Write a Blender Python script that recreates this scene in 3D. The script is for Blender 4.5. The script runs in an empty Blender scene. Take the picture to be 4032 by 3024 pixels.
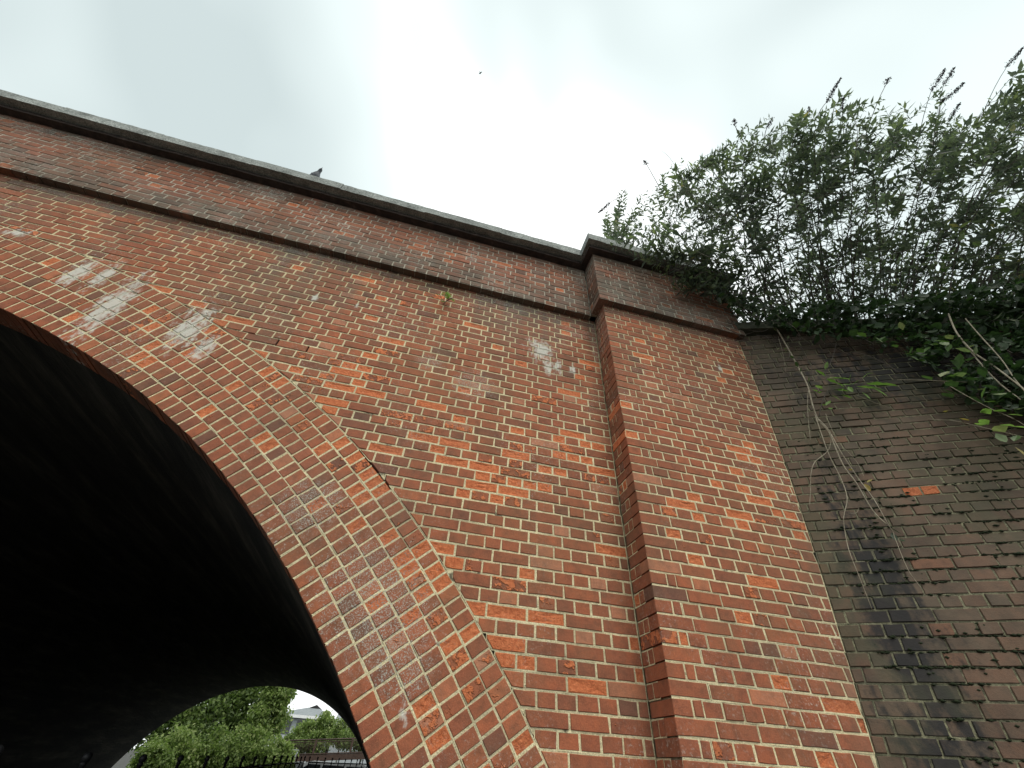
import bpy, bmesh, math, random
from mathutils import Vector, Matrix, noise
random.seed(7)
sc = bpy.context.scene
R = math.radians
H0 = 1.6                      # eye height: heights below are metres above the eye, + H0 gives height above the ground
# ---------------------------------------------------------------- camera
CR = Vector((0.96575174, -0.25442747, 0.05089439)); CU = Vector((-0.21103245, -0.65609364, 0.72457328)); CW = Vector((0.15095986, 0.71049827, 0.68731603))
CP = Vector((0, -2.4787, H0)); FPX = 1610.93
cam = bpy.data.cameras.new('camera'); cam_o = bpy.data.objects.new('camera', cam); sc.collection.objects.link(cam_o)
cam_o.matrix_world = Matrix(((CR.x, CU.x, -CW.x, CP.x), (CR.y, CU.y, -CW.y, CP.y), (CR.z, CU.z, -CW.z, CP.z), (0, 0, 0, 1)))
cam.sensor_width = 36; cam.lens = FPX / 4032 * 36; cam.clip_start = 0.02; cam.clip_end = 2000
sc.camera = cam_o
# ---------------------------------------------------------------- sky, sun, exposure
SUN_EL, SUN_AZ = 58, 165      # sun behind the cloud, high behind the camera and a little to the right
wd = bpy.data.worlds.new('World'); sc.world = wd; wd.use_nodes = True
nt = wd.node_tree; nt.nodes.clear()
def N(t, ty, **k):
    n = t.nodes.new(ty)
    for a, b in k.items():
        if a == 'inp':
            for i, v in b.items(): n.inputs[i].default_value = v
        else: setattr(n, a, b)
    return n
L = lambda t, a, b: t.links.new(a, b)
sky = N(nt, 'ShaderNodeTexSky', sky_type='NISHITA', sun_disc=False, sun_elevation=R(SUN_EL), sun_rotation=R(SUN_AZ), altitude=50, air_density=1.0, dust_density=2.0)
tc = N(nt, 'ShaderNodeTexCoord')
mp = N(nt, 'ShaderNodeMapping'); mp.inputs['Location'].default_value = (2.85, 0.15, 3.0); mp.inputs['Scale'].default_value = (1, 1, 1)
L(nt, tc.outputs['Generated'], mp.inputs['Vector'])
n1 = N(nt, 'ShaderNodeTexNoise', inp={'Scale': 1.2, 'Detail': 3.0, 'Roughness': 0.45, 'Distortion': 0.3}); L(nt, mp.outputs[0], n1.inputs['Vector'])
rp = N(nt, 'ShaderNodeValToRGB'); L(nt, n1.outputs['Fac'], rp.inputs[0])
e = rp.color_ramp.elements; e[0].position = 0.36; e[0].color = (0.50, 0.575, 0.575, 1); e[1].position = 0.60; e[1].color = (1.10, 1.13, 1.12, 1)
m = rp.color_ramp.elements.new(0.49); m.color = (0.73, 0.815, 0.805, 1)
dim = N(nt, 'ShaderNodeVectorMath', operation='SCALE'); dim.inputs['Scale'].default_value = 0.10; L(nt, sky.outputs[0], dim.inputs[0])
mx = N(nt, 'ShaderNodeMixRGB'); mx.inputs[0].default_value = 0.95; L(nt, dim.outputs[0], mx.inputs[1]); L(nt, rp.outputs[0], mx.inputs[2])
bg = N(nt, 'ShaderNodeBackground'); bg.inputs['Strength'].default_value = 0.86; L(nt, mx.outputs[0], bg.inputs['Color'])
wo = N(nt, 'ShaderNodeOutputWorld'); L(nt, bg.outputs[0], wo.inputs['Surface'])
sd = bpy.data.lights.new('sun', 'SUN'); sd.energy = 1.5; sd.angle = R(25); sd.color = (1.0, 0.95, 0.87)
so = bpy.data.objects.new('sun', sd); sc.collection.objects.link(so)
sv = Vector((math.sin(R(SUN_AZ)) * math.cos(R(SUN_EL)), math.cos(R(SUN_AZ)) * math.cos(R(SUN_EL)), math.sin(R(SUN_EL))))
so.rotation_euler = sv.to_track_quat('Z', 'Y').to_euler()
vs = sc.view_settings; vs.view_transform = 'Standard'; vs.look = 'None'; vs.gamma = 1; vs.exposure = 0.66; vs.use_curve_mapping = False
sc.cycles.max_bounces = 5; sc.cycles.diffuse_bounces = 3
# ---------------------------------------------------------------- helpers
COL = sc.collection
def ray(px, py):              # view direction of a photo pixel, used only to read positions off the photograph
    return CR * ((px - 2016) / FPX) - CU * ((py - 1512) / FPX) + CW
def at_y(px, py, y): d = ray(px, py); return CP + d * ((y - CP.y) / d.y)
def at_x(px, py, x): d = ray(px, py); return CP + d * ((x - CP.x) / d.x)
def at_z(px, py, z): d = ray(px, py); return CP + d * ((z + H0 - CP.z) / d.z)
def proj(p):
    v = p - CP; z = v.dot(CW)
    if z < .05: return None
    return 2016 + FPX * v.dot(CR) / z, 1512 - FPX * v.dot(CU) / z
def put(name, o, parent=None, label=None, cat=None, group=None, kind=None):
    COL.objects.link(o); o.name = name
    if parent is not None: o.parent = parent
    for k, v in (('label', label), ('category', cat), ('group', group), ('kind', kind)):
        if v: o[k] = v
    return o
def empty(name, loc, label=None, cat=None, group=None, kind=None):
    o = bpy.data.objects.new(name, None); o.location = loc; o.empty_display_size = .2
    return put(name, o, None, label, cat, group, kind)
class MB:
    """collects faces, a colour attribute 'tint' per point, smooth flags"""
    def __init__(s): s.v = []; s.f = []; s.c = []; s.sm = []
    def add(s, vs_, fs, c=(1, 1, 1, 1), smooth=False):
        o = len(s.v); s.v += [tuple(p) for p in vs_]
        s.c += (c if isinstance(c, list) else [c] * len(vs_))
        for f in fs: s.f.append(tuple(i + o for i in f)); s.sm.append(smooth)
    def box(s, a, b, c=(1, 1, 1, 1)):
        (x0, y0, z0), (x1, y1, z1) = a, b
        s.add([(x0, y0, z0), (x1, y0, z0), (x1, y1, z0), (x0, y1, z0), (x0, y0, z1), (x1, y0, z1), (x1, y1, z1), (x0, y1, z1)],
              [(0, 3, 2, 1), (4, 5, 6, 7), (0, 1, 5, 4), (1, 2, 6, 5), (2, 3, 7, 6), (3, 0, 4, 7)], c)
    def tube(s, pts, rad, n=6, c=(1, 1, 1, 1), cap=True):
        pts = [Vector(p) for p in pts]; rads = rad if isinstance(rad, list) else [rad] * len(pts)
        vv = []; up = Vector((.13, .31, .94))
        for i, p in enumerate(pts):
            t = (pts[min(i + 1, len(pts) - 1)] - pts[max(i - 1, 0)])
            t = t.normalized() if t.length > 1e-9 else Vector((0, 0, 1))
            a = t.cross(up); a = a.normalized() if a.length > 1e-3 else t.orthogonal().normalized(); b = t.cross(a)
            for k in range(n):
                g = 2 * math.pi * k / n; vv.append(p + (a * math.cos(g) + b * math.sin(g)) * rads[i])
        ff = []
        for i in range(len(pts) - 1):
            for k in range(n):
                k2 = (k + 1) % n; ff.append((i * n + k, i * n + k2, (i + 1) * n + k2, (i + 1) * n + k))
        if cap: ff += [tuple(range(n))[::-1], tuple((len(pts) - 1) * n + k for k in range(n))]
        s.add(vv, ff, c, True)
    def mesh(s, name, mat, org=None):
        me = bpy.data.meshes.new(name)
        vv = s.v if org is None else [(x - org[0], y - org[1], z - org[2]) for x, y, z in s.v]
        me.from_pydata(vv, [], s.f); me.materials.append(mat)
        at = me.color_attributes.new('tint', 'FLOAT_COLOR', 'POINT')
        at.data.foreach_set('color', [q for c in s.c for q in (tuple(c) + (1,))[:4]])
        if any(s.sm): me.polygons.foreach_set('use_smooth', s.sm)
        me.update(); return me
    def obj(s, name, mat, parent=None, org=None, **k):
        o = bpy.data.objects.new(name, s.mesh(name, mat, org))
        if org is not None: o.location = org
        return put(name, o, parent, **k)
def newmat(name):
    mt = bpy.data.materials.new(name); mt.use_nodes = True; t = mt.node_tree
    return mt, t, t.nodes['Principled BSDF'], t.nodes['Material Output']
def math_(t, op, a, b=None, clamp=False):
    n = N(t, 'ShaderNodeMath', operation=op, use_clamp=clamp)
    for i, v in enumerate((a, b)):
        if v is None: continue
        if isinstance(v, (int, float)): n.inputs[i].default_value = v
        else: L(t, v, n.inputs[i])
    return n.outputs[0]
def mixc(t, fac, a, b, mode='MIX'):
    n = N(t, 'ShaderNodeMixRGB', blend_type=mode)
    for i, v in enumerate((fac, a, b)):
        if isinstance(v, (int, float)): n.inputs[i].default_value = v if i == 0 else (v, v, v, 1)
        elif isinstance(v, tuple): n.inputs[i].default_value = v + (1,) if len(v) == 3 else v
        else: L(t, v, n.inputs[i])
    return n.outputs[0]
def noise_(t, vec, scale, detail=4, rough=.55, dist=0.0):
    n = N(t, 'ShaderNodeTexNoise', inp={'Scale': scale, 'Detail': float(detail), 'Roughness': rough, 'Distortion': dist}); L(t, vec, n.inputs['Vector']); return n.outputs['Fac']
def rng(t, v, a, b, c=0.0, d=1.0):
    n = N(t, 'ShaderNodeMapRange', interpolation_type='SMOOTHSTEP'); L(t, v, n.inputs[0])
    for i, q in enumerate((a, b, c, d)): n.inputs[i + 1].default_value = q
    return n.outputs[0]
def ramp(t, v, stops):
    n = N(t, 'ShaderNodeValToRGB'); L(t, v, n.inputs[0]); el = n.color_ramp.elements
    el[0].position, el[0].color = stops[0][0], stops[0][1] + (1,); el[1].position, el[1].color = stops[-1][0], stops[-1][1] + (1,)
    for p, c in stops[1:-1]: x = el.new(p); x.color = c + (1,)
    return n.outputs[0]
def bump(t, h, dist, strength=1.0, prev=None):
    n = N(t, 'ShaderNodeBump', inp={'Strength': strength, 'Distance': dist}); L(t, h, n.inputs['Height'])
    if prev is not None: L(t, prev, n.inputs['Normal'])
    return n.outputs[0]
# ---------------------------------------------------------------- masonry materials
SOF_ = 3.57
# lime runs, droppings and lichen: (x, z above eye, half width, half height, rotation)
LIME = [(-2.49, 2.31, .095, .40, 0), (-1.93, 2.27, .11, .26, 0), (-2.88, 2.58, .07, .19, 0), (-3.5, 2.86, .10, .05, .35), (-1.75, 2.10, .07, .13, 0), (-2.72, 2.60, .05, .2, 0),
        (.78, 2.92, .13, .155, 0), (.86, 2.72, .05, .11, 0), (.95, 2.75, .03, .11, 0), (1.09, 2.75, .03, .08, 0), (.62, 2.93, .04, .02, 0), (-1.28, 2.92, .03, .05, 0), (-.93, 2.93, .02, .05, 0),
        (2.56, 2.98, .03, .06, 0), (.12, .17, .02, .05, .3)]
LICH = [(-.12, .62, .34, .48, .72), (.05, .38, .18, .24, .7), (-.62, 1.08, .2, .2, .7), (.2, 2.3, .22, .2, 0), (-.2, 2.45, .15, .1, 0), (1.2, 3.3, .2, .1, 0), (1.36, 3.2, .05, .4, 0), (-1.6, 3.52, 1.3, .06, 0), (.5, 3.5, .7, .07, 0), (-3.4, 3.5, .8, .06, 0), (-2.3, 4.3, .3, .16, 0), (-.05, 4.15, .12, .2, 0), (-4.4, 4.35, .8, .1, 0), (1.25, 4.2, .1, .3, 0)]
def ellipse_mask(t, pos, ells, soft):
    sx = N(t, 'ShaderNodeSeparateXYZ'); L(t, pos, sx.inputs[0]); acc = None
    for x, z, a, b, r in ells:
        dx = math_(t, 'SUBTRACT', sx.outputs[0], x); dz = math_(t, 'SUBTRACT', sx.outputs[2], z + H0)
        c, s_ = math.cos(r), math.sin(r)
        if r:
            u = math_(t, 'ADD', math_(t, 'MULTIPLY', dx, c), math_(t, 'MULTIPLY', dz, s_)); w = math_(t, 'ADD', math_(t, 'MULTIPLY', dx, -s_), math_(t, 'MULTIPLY', dz, c))
        else: u, w = dx, dz
        u = math_(t, 'MULTIPLY', u, 1 / a); w = math_(t, 'MULTIPLY', w, 1 / b)
        d2 = math_(t, 'ADD', math_(t, 'MULTIPLY', u, u), math_(t, 'MULTIPLY', w, w))
        v = math_(t, 'SUBTRACT', 1.0, math_(t, 'SQRT', d2))
        acc = v if acc is None else math_(t, 'MAXIMUM', acc, v)
    return acc
def weather(t, pos, col, lime_amt=1.0):
    """lime, lichen and general soot laid over a masonry colour, read from world position"""
    nz = noise_(t, pos, 26, 5, .65); st = N(t, 'ShaderNodeMapping'); st.inputs['Scale'].default_value = (30, 30, 7); L(t, pos, st.inputs['Vector']); nstr = noise_(t, st.outputs[0], 1.0, 4, .6)
    lm = ellipse_mask(t, pos, LIME, 1)
    lm = math_(t, 'ADD', lm, math_(t, 'MULTIPLY', math_(t, 'SUBTRACT', math_(t, 'ADD', nz, nstr), 1.0), 2.6))
    lf = rng(t, lm, -.12, .75, 0, .78 * lime_amt)
    # scattered salts
    n2 = noise_(t, pos, 1.7, 3, .5); n3 = noise_(t, pos, 60, 4, .7)
    salt = math_(t, 'MULTIPLY', rng(t, n2, .46, .70), rng(t, n3, .53, .70))
    lf = math_(t, 'MAXIMUM', lf, math_(t, 'MULTIPLY', salt, .6 * lime_amt))
    lc = ellipse_mask(t, pos, LICH, 1); n4 = noise_(t, pos, 140, 3, .7)
    lc = math_(t, 'MULTIPLY', rng(t, math_(t, 'ADD', lc, math_(t, 'MULTIPLY', math_(t, 'SUBTRACT', nz, .5), 2.2)), .05, .5), rng(t, n4, .50, .62, .0, .85))
    col = mixc(t, lc, col, (.40, .41, .36))
    return mixc(t, lf, col, (.62, .63, .56)), nz
def brick_mat(name, ring=False, wing=False):
    mt, t, b, o = newmat(name)
    pos = N(t, 'ShaderNodeNewGeometry').outputs['Position']
    at = N(t, 'ShaderNodeAttribute', attribute_name='tint'); sp = N(t, 'ShaderNodeSeparateColor'); L(t, at.outputs['Color'], sp.inputs[0])
    hue, spall, grime, rnd = sp.outputs[0], sp.outputs[1], sp.outputs[2], at.outputs['Alpha']
    face = ramp(t, hue, [(0, (.16, .080, .056)), (.15, (.215, .084, .053)), (.35, (.285, .096, .052)), (.62, (.36, .115, .057)), (.85, (.43, .138, .063)), (1, (.45, .195, .115))])
    off = N(t, 'ShaderNodeVectorMath', operation='ADD'); cv = N(t, 'ShaderNodeCombineXYZ'); r13 = math_(t, 'MULTIPLY', rnd, 37.0)
    L(t, r13, cv.inputs[0]); L(t, r13, cv.inputs[1]); L(t, pos, off.inputs[0]); L(t, cv.outputs[0], off.inputs[1]); p2 = off.outputs[0]
    if wing: face = mixc(t, .62, face, (.115, .090, .066))
    mott = noise_(t, p2, 17, 5, .6); fine = noise_(t, p2, 190, 3, .65); pit = noise_(t, p2, 75, 2, .5)
    face = mixc(t, 1.0, face, ramp(t, mott, [(.25, (.66, .70, .74)), (.5, (1, 1, 1)), (.75, (1.22, 1.12, 1.02))]), 'MULTIPLY')
    face = mixc(t, 1.0, face, ramp(t, fine, [(.25, (.72, .72, .72)), (.55, (1, 1, 1)), (.8, (1.25, 1.25, 1.22))]), 'MULTIPLY')
    face = mixc(t, rng(t, pit, .30, .22, 0, .55), face, (.05, .035, .03))
    raw = ramp(t, noise_(t, p2, 48, 6, .75), [(.25, (.38, .085, .034)), (.42, (.68, .185, .072)), (.6, (.82, .265, .11)), (.85, (.87, .38, .20))])
    edge = math_(t, 'ADD', spall, math_(t, 'MULTIPLY', math_(t, 'SUBTRACT', noise_(t, p2, 24, 4, .6), .5), 1.1))
    # fresh brick shows where the face has flaked away
    sf = math_(t, 'MULTIPLY', rng(t, edge, .42, .52), rng(t, spall, .02, .08))
    col = mixc(t, sf, face, raw)
    # broad brown-green film and soot
    big = noise_(t, pos, .9, 5, .6); med = noise_(t, pos, 5.5, 5, .65)
    film = math_(t, 'MULTIPLY', rng(t, math_(t, 'ADD', math_(t, 'MULTIPLY', big, .55), math_(t, 'MULTIPLY', med, .45)), .40, .62), .62)
    col = mixc(t, math_(t, 'MULTIPLY', film, math_(t, 'SUBTRACT', 1.0, math_(t, 'MULTIPLY', sf, .8))), col, mixc(t, .55, col, (.13, .105, .06)))
    if not wing:
        sz = N(t, 'ShaderNodeSeparateXYZ'); L(t, pos, sz.inputs[0]); sm_ = N(t, 'ShaderNodeMapping'); sm_.inputs['Scale'].default_value = (5, 5, .55); L(t, pos, sm_.inputs['Vector'])
        run = rng(t, noise_(t, sm_.outputs[0], 1.0, 5, .65), .46, .66)
        led = math_(t, 'ADD', math_(t, 'MULTIPLY', rng(t, sz.outputs[2], SOF_ + H0 - 1.3, SOF_ + H0), rng(t, sz.outputs[2], SOF_ + H0 + .02, SOF_ + H0, 0, 1)), math_(t, 'MULTIPLY', rng(t, sz.outputs[2], 4.45 + H0 - .5, 4.45 + H0), .9))
        col = mixc(t, math_(t, 'MULTIPLY', math_(t, 'MULTIPLY', run, led), .6), col, (.115, .10, .08))
    gm = math_(t, 'MULTIPLY', grime, rng(t, med, .25, .62, .80 if wing else .55, 1.0), True)
    gcol = ramp(t, noise_(t, pos, 3.2, 4, .6), [(.3, (.044, .041, .034)), (.5, (.088, .075, .056)), (.7, (.15, .115, .083))]) if wing else ramp(t, noise_(t, pos, 3.2, 4, .6), [(.3, (.07, .066, .056)), (.5, (.12, .11, .085)), (.7, (.20, .165, .14))])
    col = mixc(t, gm, col, gcol)
    if wing:
        wsm = N(t, 'ShaderNodeMapping'); wsm.inputs['Scale'].default_value = (14, 14, 1.6); L(t, pos, wsm.inputs['Vector'])
        sk = ellipse_mask(t, pos, [(2.88, .75, .17, 1.35, -.16), (2.70, -.1, .2, .8, -.16), (4.3, 2.9, 1.2, .5, 0)], 1); sk = math_(t, 'ADD', sk, math_(t, 'MULTIPLY', math_(t, 'SUBTRACT', math_(t, 'ADD', noise_(t, pos, 11, 6, .7), noise_(t, wsm.outputs[0], 1.0, 5, .6)), 1.0), 2.2))
        col = mixc(t, rng(t, sk, -.05, .65, 0, .86), col, (.020, .021, .023))
        al = rng(t, noise_(t, pos, 2.1, 4, .6), .48, .66, 0, .45); col = mixc(t, al, col, (.075, .078, .046))
    col, nz = weather(t, pos, col, .0 if wing else 1.0)
    L(t, col, b.inputs['Base Color']); b.inputs['Roughness'].default_value = .88; b.inputs['Specular IOR Level'].default_value = .25
    bh = bump(t, noise_(t, p2, 55, 5, .7), .0035, .8); 
    rh = math_(t, 'MULTIPLY', noise_(t, p2, 70, 6, .8), sf); bh = bump(t, rh, .02, 1.0, bh); bh = bump(t, fine, .0012, .8, bh)
    L(t, bh, b.inputs['Normal']); return mt
def mortar_mat(name, ca, cb, dirt, lime=1.0):
    mt, t, b, o = newmat(name)
    pos = N(t, 'ShaderNodeNewGeometry').outputs['Position']
    n = noise_(t, pos, 40, 5, .7); big = noise_(t, pos, 1.3, 5, .6); g = noise_(t, pos, 160, 3, .6)
    col = ramp(t, n, [(.28, ca), (.72, cb)])
    col = mixc(t, rng(t, big, .45, .7, 0, dirt), col, (.16, .15, .11))
    col = mixc(t, rng(t, noise_(t, pos, 9, 4, .7), .60, .70, 0, .8), col, (.06, .05, .04))
    ga = N(t, 'ShaderNodeAttribute', attribute_name='tint'); gs = N(t, 'ShaderNodeSeparateColor'); L(t, ga.outputs['Color'], gs.inputs[0])
    if name != 'dirty_mortar': col = mixc(t, math_(t, 'MULTIPLY', math_(t, 'MULTIPLY', gs.outputs[0], gs.outputs[2]), .42), col, (.15, .14, .105))
    col = mixc(t, 1.0, col, ramp(t, g, [(.3, (.75, .75, .75)), (.7, (1.15, 1.15, 1.15))]), 'MULTIPLY')
    col, nz = weather(t, pos, col, lime)
    L(t, col, b.inputs['Base Color']); b.inputs['Roughness'].default_value = .95; b.inputs['Specular IOR Level'].default_value = .15
    L(t, bump(t, g, .002, 1.0, bump(t, n, .005, 1.0)), b.inputs['Normal']); return mt
M = {}
M['brick'] = brick_mat('red_brick'); M['wbrick'] = brick_mat('sooty_brick', wing=True)
M['mortar'] = mortar_mat('lime_mortar', (.57, .485, .285), (.87, .775, .50), .45)
M['mortar_up'] = mortar_mat('grey_mortar', (.42, .39, .31), (.70, .65, .53), .5)
M['wmortar'] = mortar_mat('dirty_mortar', (.05, .05, .034), (.34, .32, .20), .5, 0.0)
def rough_mat(name, stops, scale, bumpd=.004, rough=.9, scale2=None, extra=None):
    mt, t, b, o = newmat(name); pos = N(t, 'ShaderNodeNewGeometry').outputs['Position']
    n = noise_(t, pos, scale, 6, .68); col = ramp(t, n, stops)
    if scale2: col = mixc(t, 1.0, col, ramp(t, noise_(t, pos, scale2, 4, .6), [(.3, (.6, .6, .6)), (.7, (1.3, 1.3, 1.3))]), 'MULTIPLY')
    L(t, col, b.inputs['Base Color']); b.inputs['Roughness'].default_value = rough; b.inputs['Specular IOR Level'].default_value = .25
    L(t, bump(t, n, bumpd), b.inputs['Normal']); return mt
M['coping'] = rough_mat('aggregate_concrete', [(.30, (.08, .09, .085)), (.45, (.22, .24, .225)), (.6, (.36, .38, .36)), (.75, (.60, .61, .58))], 75, .006, .95, 5)
M['oversail'] = rough_mat('sooty_oversail_brick', [(.3, (.03, .027, .025)), (.6, (.075, .055, .048)), (.8, (.16, .13, .115))], 12, .003)
M['wcoping'] = rough_mat('mossy_stone', [(.3, (.03, .035, .025)), (.55, (.075, .08, .055)), (.8, (.15, .15, .11))], 14, .006)
M['soot'] = rough_mat('soot_black_brick', [(.3, (.012, .012, .012)), (.6, (.026, .024, .022)), (.85, (.05, .045, .04))], 5, .006, .85, 40)
M['earth'] = rough_mat('earth', [(.3, (.03, .025, .015)), (.7, (.08, .065, .04))], 3, .02)
M['ground'] = rough_mat('asphalt_path', [(.3, (.05, .05, .05)), (.7, (.10, .10, .095))], 30, .004)
M['grassland'] = rough_mat('worn_tarmac_and_earth', [(.3, (.035, .035, .032)), (.7, (.06, .058, .05))], 2, .01)
# ---------------------------------------------------------------- brick laying
JT = .0112; CH = .075; ST = .2269; HD = ST / 2
def inset(poly, d):
    n = len(poly); out = []
    cx = sum(p[0] for p in poly) / n; cz = sum(p[1] for p in poly) / n
    for i in range(n):
        p0, p1, p2 = poly[i - 1], poly[i], poly[(i + 1) % n]
        def nrm(a, b):
            ex, ez = b[0] - a[0], b[1] - a[1]; l = math.hypot(ex, ez) or 1e-9; return -ez / l, ex / l
        a = nrm(p0, p1); b = nrm(p1, p2); k = 1 + a[0] * b[0] + a[1] * b[1]
        k = max(k, .35); out.append((p1[0] + d * (a[0] + b[0]) / k, p1[1] + d * (a[1] + b[1]) / k))
    return out
def area(p): return .5 * sum(p[i - 1][0] * p[i][1] - p[i][0] * p[i - 1][1] for i in range(len(p)))
def clip(poly, a, b, c):      # keep a*x + b*z <= c
    out = []
    for i in range(len(poly)):
        p, q = poly[i - 1], poly[i]; dp = a * p[0] + b * p[1] - c; dq = a * q[0] + b * q[1] - c
        if (dp < 0) != (dq < 0) and abs(dp - dq) > 1e-9:
            f = dp / (dp - dq); out.append((p[0] + f * (q[0] - p[0]), p[1] + f * (q[1] - p[1])))
        if dq <= 0: out.append(q)
    return out
def clean(poly):
    out = []
    for p in poly:
        if not out or math.hypot(p[0] - out[-1][0], p[1] - out[-1][1]) > .004: out.append(p)
    while len(out) > 1 and math.hypot(out[0][0] - out[-1][0], out[0][1] - out[-1][1]) < .004: out.pop()
    return out
def tint(z, where):
    """hue, spall, grime, random of one brick"""
    h = random.gauss(.48, .12); q = random.random()
    if q < .035: h = random.uniform(.03, .18)
    elif q > .95: h = random.uniform(.9, 1.0)
    return max(0, min(1, h))
class Wall:
    def __init__(s, mapf, mat, rec=.0038): s.map = mapf; s.mat = mat; s.b = []; s.mort = MB(); s.rec = rec
    def open_joint(s, a, b):      # pointing lost along the settlement cracks
        mx_, mz_ = (a[0] + b[0]) / 2, (a[1] + b[1]) / 2
        return any(min(p[0], q[0]) - .06 < mx_ < max(p[0], q[0]) + .06 and abs(mz_ - (p[1] + (q[1] - p[1]) * (mx_ - p[0]) / (q[0] - p[0]))) < w_ for p, q, w_ in s.cracks)
    cracks = []; rough = .0013
    def keep(s, q): return q
    def lay(s, poly, hue, spall, grime, depth=.056, jit=.0012):
        poly = clean(poly)
        if len(poly) < 3: return
        if area(poly) < 0: poly = poly[::-1]
        if area(poly) < .0006:        # too thin for a cut brick: made up with mortar
            oo = [s.keep(q_) for q_ in inset(poly, -JT / 2 - .0004)] if area(poly) > 1e-5 else poly
            s.mort.add([s.map(u, v, s.rec + random.gauss(0, .0006)) for u, v in oo], [tuple(range(len(oo)))], (grime, 0, 1, 1)); return
        # pointing round the brick, each joint at its own depth
        rc = s.rec + random.gauss(0, .0005); oo = [s.keep(q_) for q_ in inset(poly, -JT / 2 - .0002)]; ii = inset(poly, .0016); m = len(poly)
        s.mort.add([s.map(u, v, rc + random.gauss(0, .0004)) for u, v in oo] + [s.map(u, v, rc + .0006) for u, v in ii], [(i, (i + 1) % m, m + (i + 1) % m, m + i) for i in range(m) if not s.open_joint(poly[i], poly[(i + 1) % m])], (grime, 0, 1, 1))
        mb = MB(); rnd = random.random(); c = (hue, spall, grime, rnd); D0 = random.gauss(0, s.rough) - (.001 if spall > .3 else 0)
        # add mid points on long edges so that arrises are not ruler straight
        pl = []
        for i in range(len(poly)):
            p, q = poly[i], poly[(i + 1) % len(poly)]; pl.append(p)
            if math.hypot(q[0] - p[0], q[1] - p[1]) > .09: pl.append(((p[0] + q[0]) / 2, (p[1] + q[1]) / 2))
        pl = [(p[0] + random.gauss(0, jit), p[1] + random.gauss(0, jit)) for p in pl]; n = len(pl)
        heavy = spall > .55 and len(poly) == 4
        lo = .0040 if not heavy else .006
        ins = inset(pl, .0028 if not heavy else .005)
        o3 = [s.map(u, v, lo + D0) for u, v in pl]; b3 = [s.map(u, v, depth) for u, v in pl]; f3 = [s.map(u, v, D0 if not heavy else D0 + random.uniform(.003, .007)) for u, v in ins]
        vv = f3 + o3 + b3; ff = []
        for i in range(n):
            j = (i + 1) % n; ff.append((n + i, n + j, j, i)); ff.append((2 * n + i, 2 * n + j, n + j, n + i))
        if heavy:             # flaked face: a few random facets set back behind the arris
            cu = sum(p[0] for p in ins) / n; cw = sum(p[1] for p in ins) / n
            mid = [((p[0] + cu) / 2 + random.gauss(0, .004), (p[1] + cw) / 2 + random.gauss(0, .003)) for p in ins]
            m0 = len(vv); vv += [s.map(u, v, D0 + random.uniform(.004, .010)) for u, v in mid]; vv.append(s.map(cu, cw, D0 + random.uniform(.004, .010)))
            for i in range(n):
                j = (i + 1) % n; ff.append((i, j, m0 + j, m0 + i)); ff.append((m0 + i, m0 + j, m0 + n))
        else: ff.append(tuple(range(n)))
        mb.add(vv, ff, c)
        # size in the picture
        pp = [proj(p) for p in f3]; sz = 0
        if all(pp) and any(-20 < a < 4052 and -20 < b < 3044 for a, b in pp): sz = abs(area(pp))
        cu = sum(p[0] for p in pl) / n; cw = sum(p[1] for p in pl) / n
        s.b.append((sz, mb, s.map(cu, cw, .01)))
    def part(s, name, mat, parent, back):
        o = len(back.v); back.v += s.mort.v; back.c += s.mort.c; back.f += [tuple(k + o for k in f) for f in s.mort.f]; back.sm += s.mort.sm
        return back.obj(name, mat, parent)
    def finish(s, parent, limit=300):
        s.b.sort(key=lambda q: -q[0]); rest = MB()
        for i, (sz, mb, org) in enumerate(s.b):
            if i < limit and sz > 20: mb.obj('brick', s.mat, parent, org=org)
            else:
                o = len(rest.v); rest.v += mb.v; rest.c += mb.c; rest.f += [tuple(k + o for k in f) for f in mb.f]; rest.sm += mb.sm
        if rest.v: rest.obj('brickwork', s.mat, parent, kind='stuff')
def course(w, z0, z1, x0, x1, kind, phase, fn, cut=None, depth=.056):
    """one course of English bond from x0 to x1; phase = position of a joint; fn(x, z, w) -> hue, spall, grime"""
    p = ST if kind == 's' else HD
    k0 = math.floor((x0 - phase) / p); x = phase + k0 * p
    j = random.gauss(0, .003)
    while x < x1 - .004:
        a = max(x + j, x0) + (JT / 2 if x + j > x0 + .002 else .002); nj = random.gauss(0, .004); bb = min(x + p + nj, x1) - (JT / 2 if x + p + nj < x1 - .002 else .002); j = nj
        if bb - a > .012:
            poly = [(a, z0 + JT / 2), (bb, z0 + JT / 2), (bb, z1 - JT / 2), (a, z1 - JT / 2)]
            if cut: poly = cut(poly)
            if len(poly) >= 3:
                h, s_, g = fn((a + bb) / 2, (z0 + z1) / 2, bb - a); w.lay(poly, h, s_, g, depth)
        x += p
def spall_at(x, z, amount):
    c = noise.noise(Vector((x * 1.4, z * 1.6, 3.3))); p = amount * max(0.12, .6 + 2.0 * c)
    r = random.random()
    if r < p * .55: return random.uniform(.75, 1)
    if r < p: return random.uniform(.2, .5)
    return 0
# ---------------------------------------------------------------- THE BRIDGE
AX, AZ, RI, RE = -4.512, -3.354, 5.637, 6.313
SOF = 3.57                    # underside of the parapet band
PX, PY = 1.388, -.235         # pilaster corner
bridge = empty('railway_bridge', (AX, 0, 0), 'red brick arch bridge with stone coping, spanning the path', 'bridge')
def fac(u, v, d): return Vector((u, d, v + H0))
def upmortar(mb, mapf, cols, rec=.05):
    """mortar backing as vertical strips (u0, u1, v00, v01, v10, v11)"""
    for u0, u1, a0, a1, b0, b1 in cols: mb.add([mapf(u0, a0, rec), mapf(u1, b0, rec), mapf(u1, b1, rec), mapf(u0, a1, rec)], [(0, 1, 2, 3)])
W0 = -10.6
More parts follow.
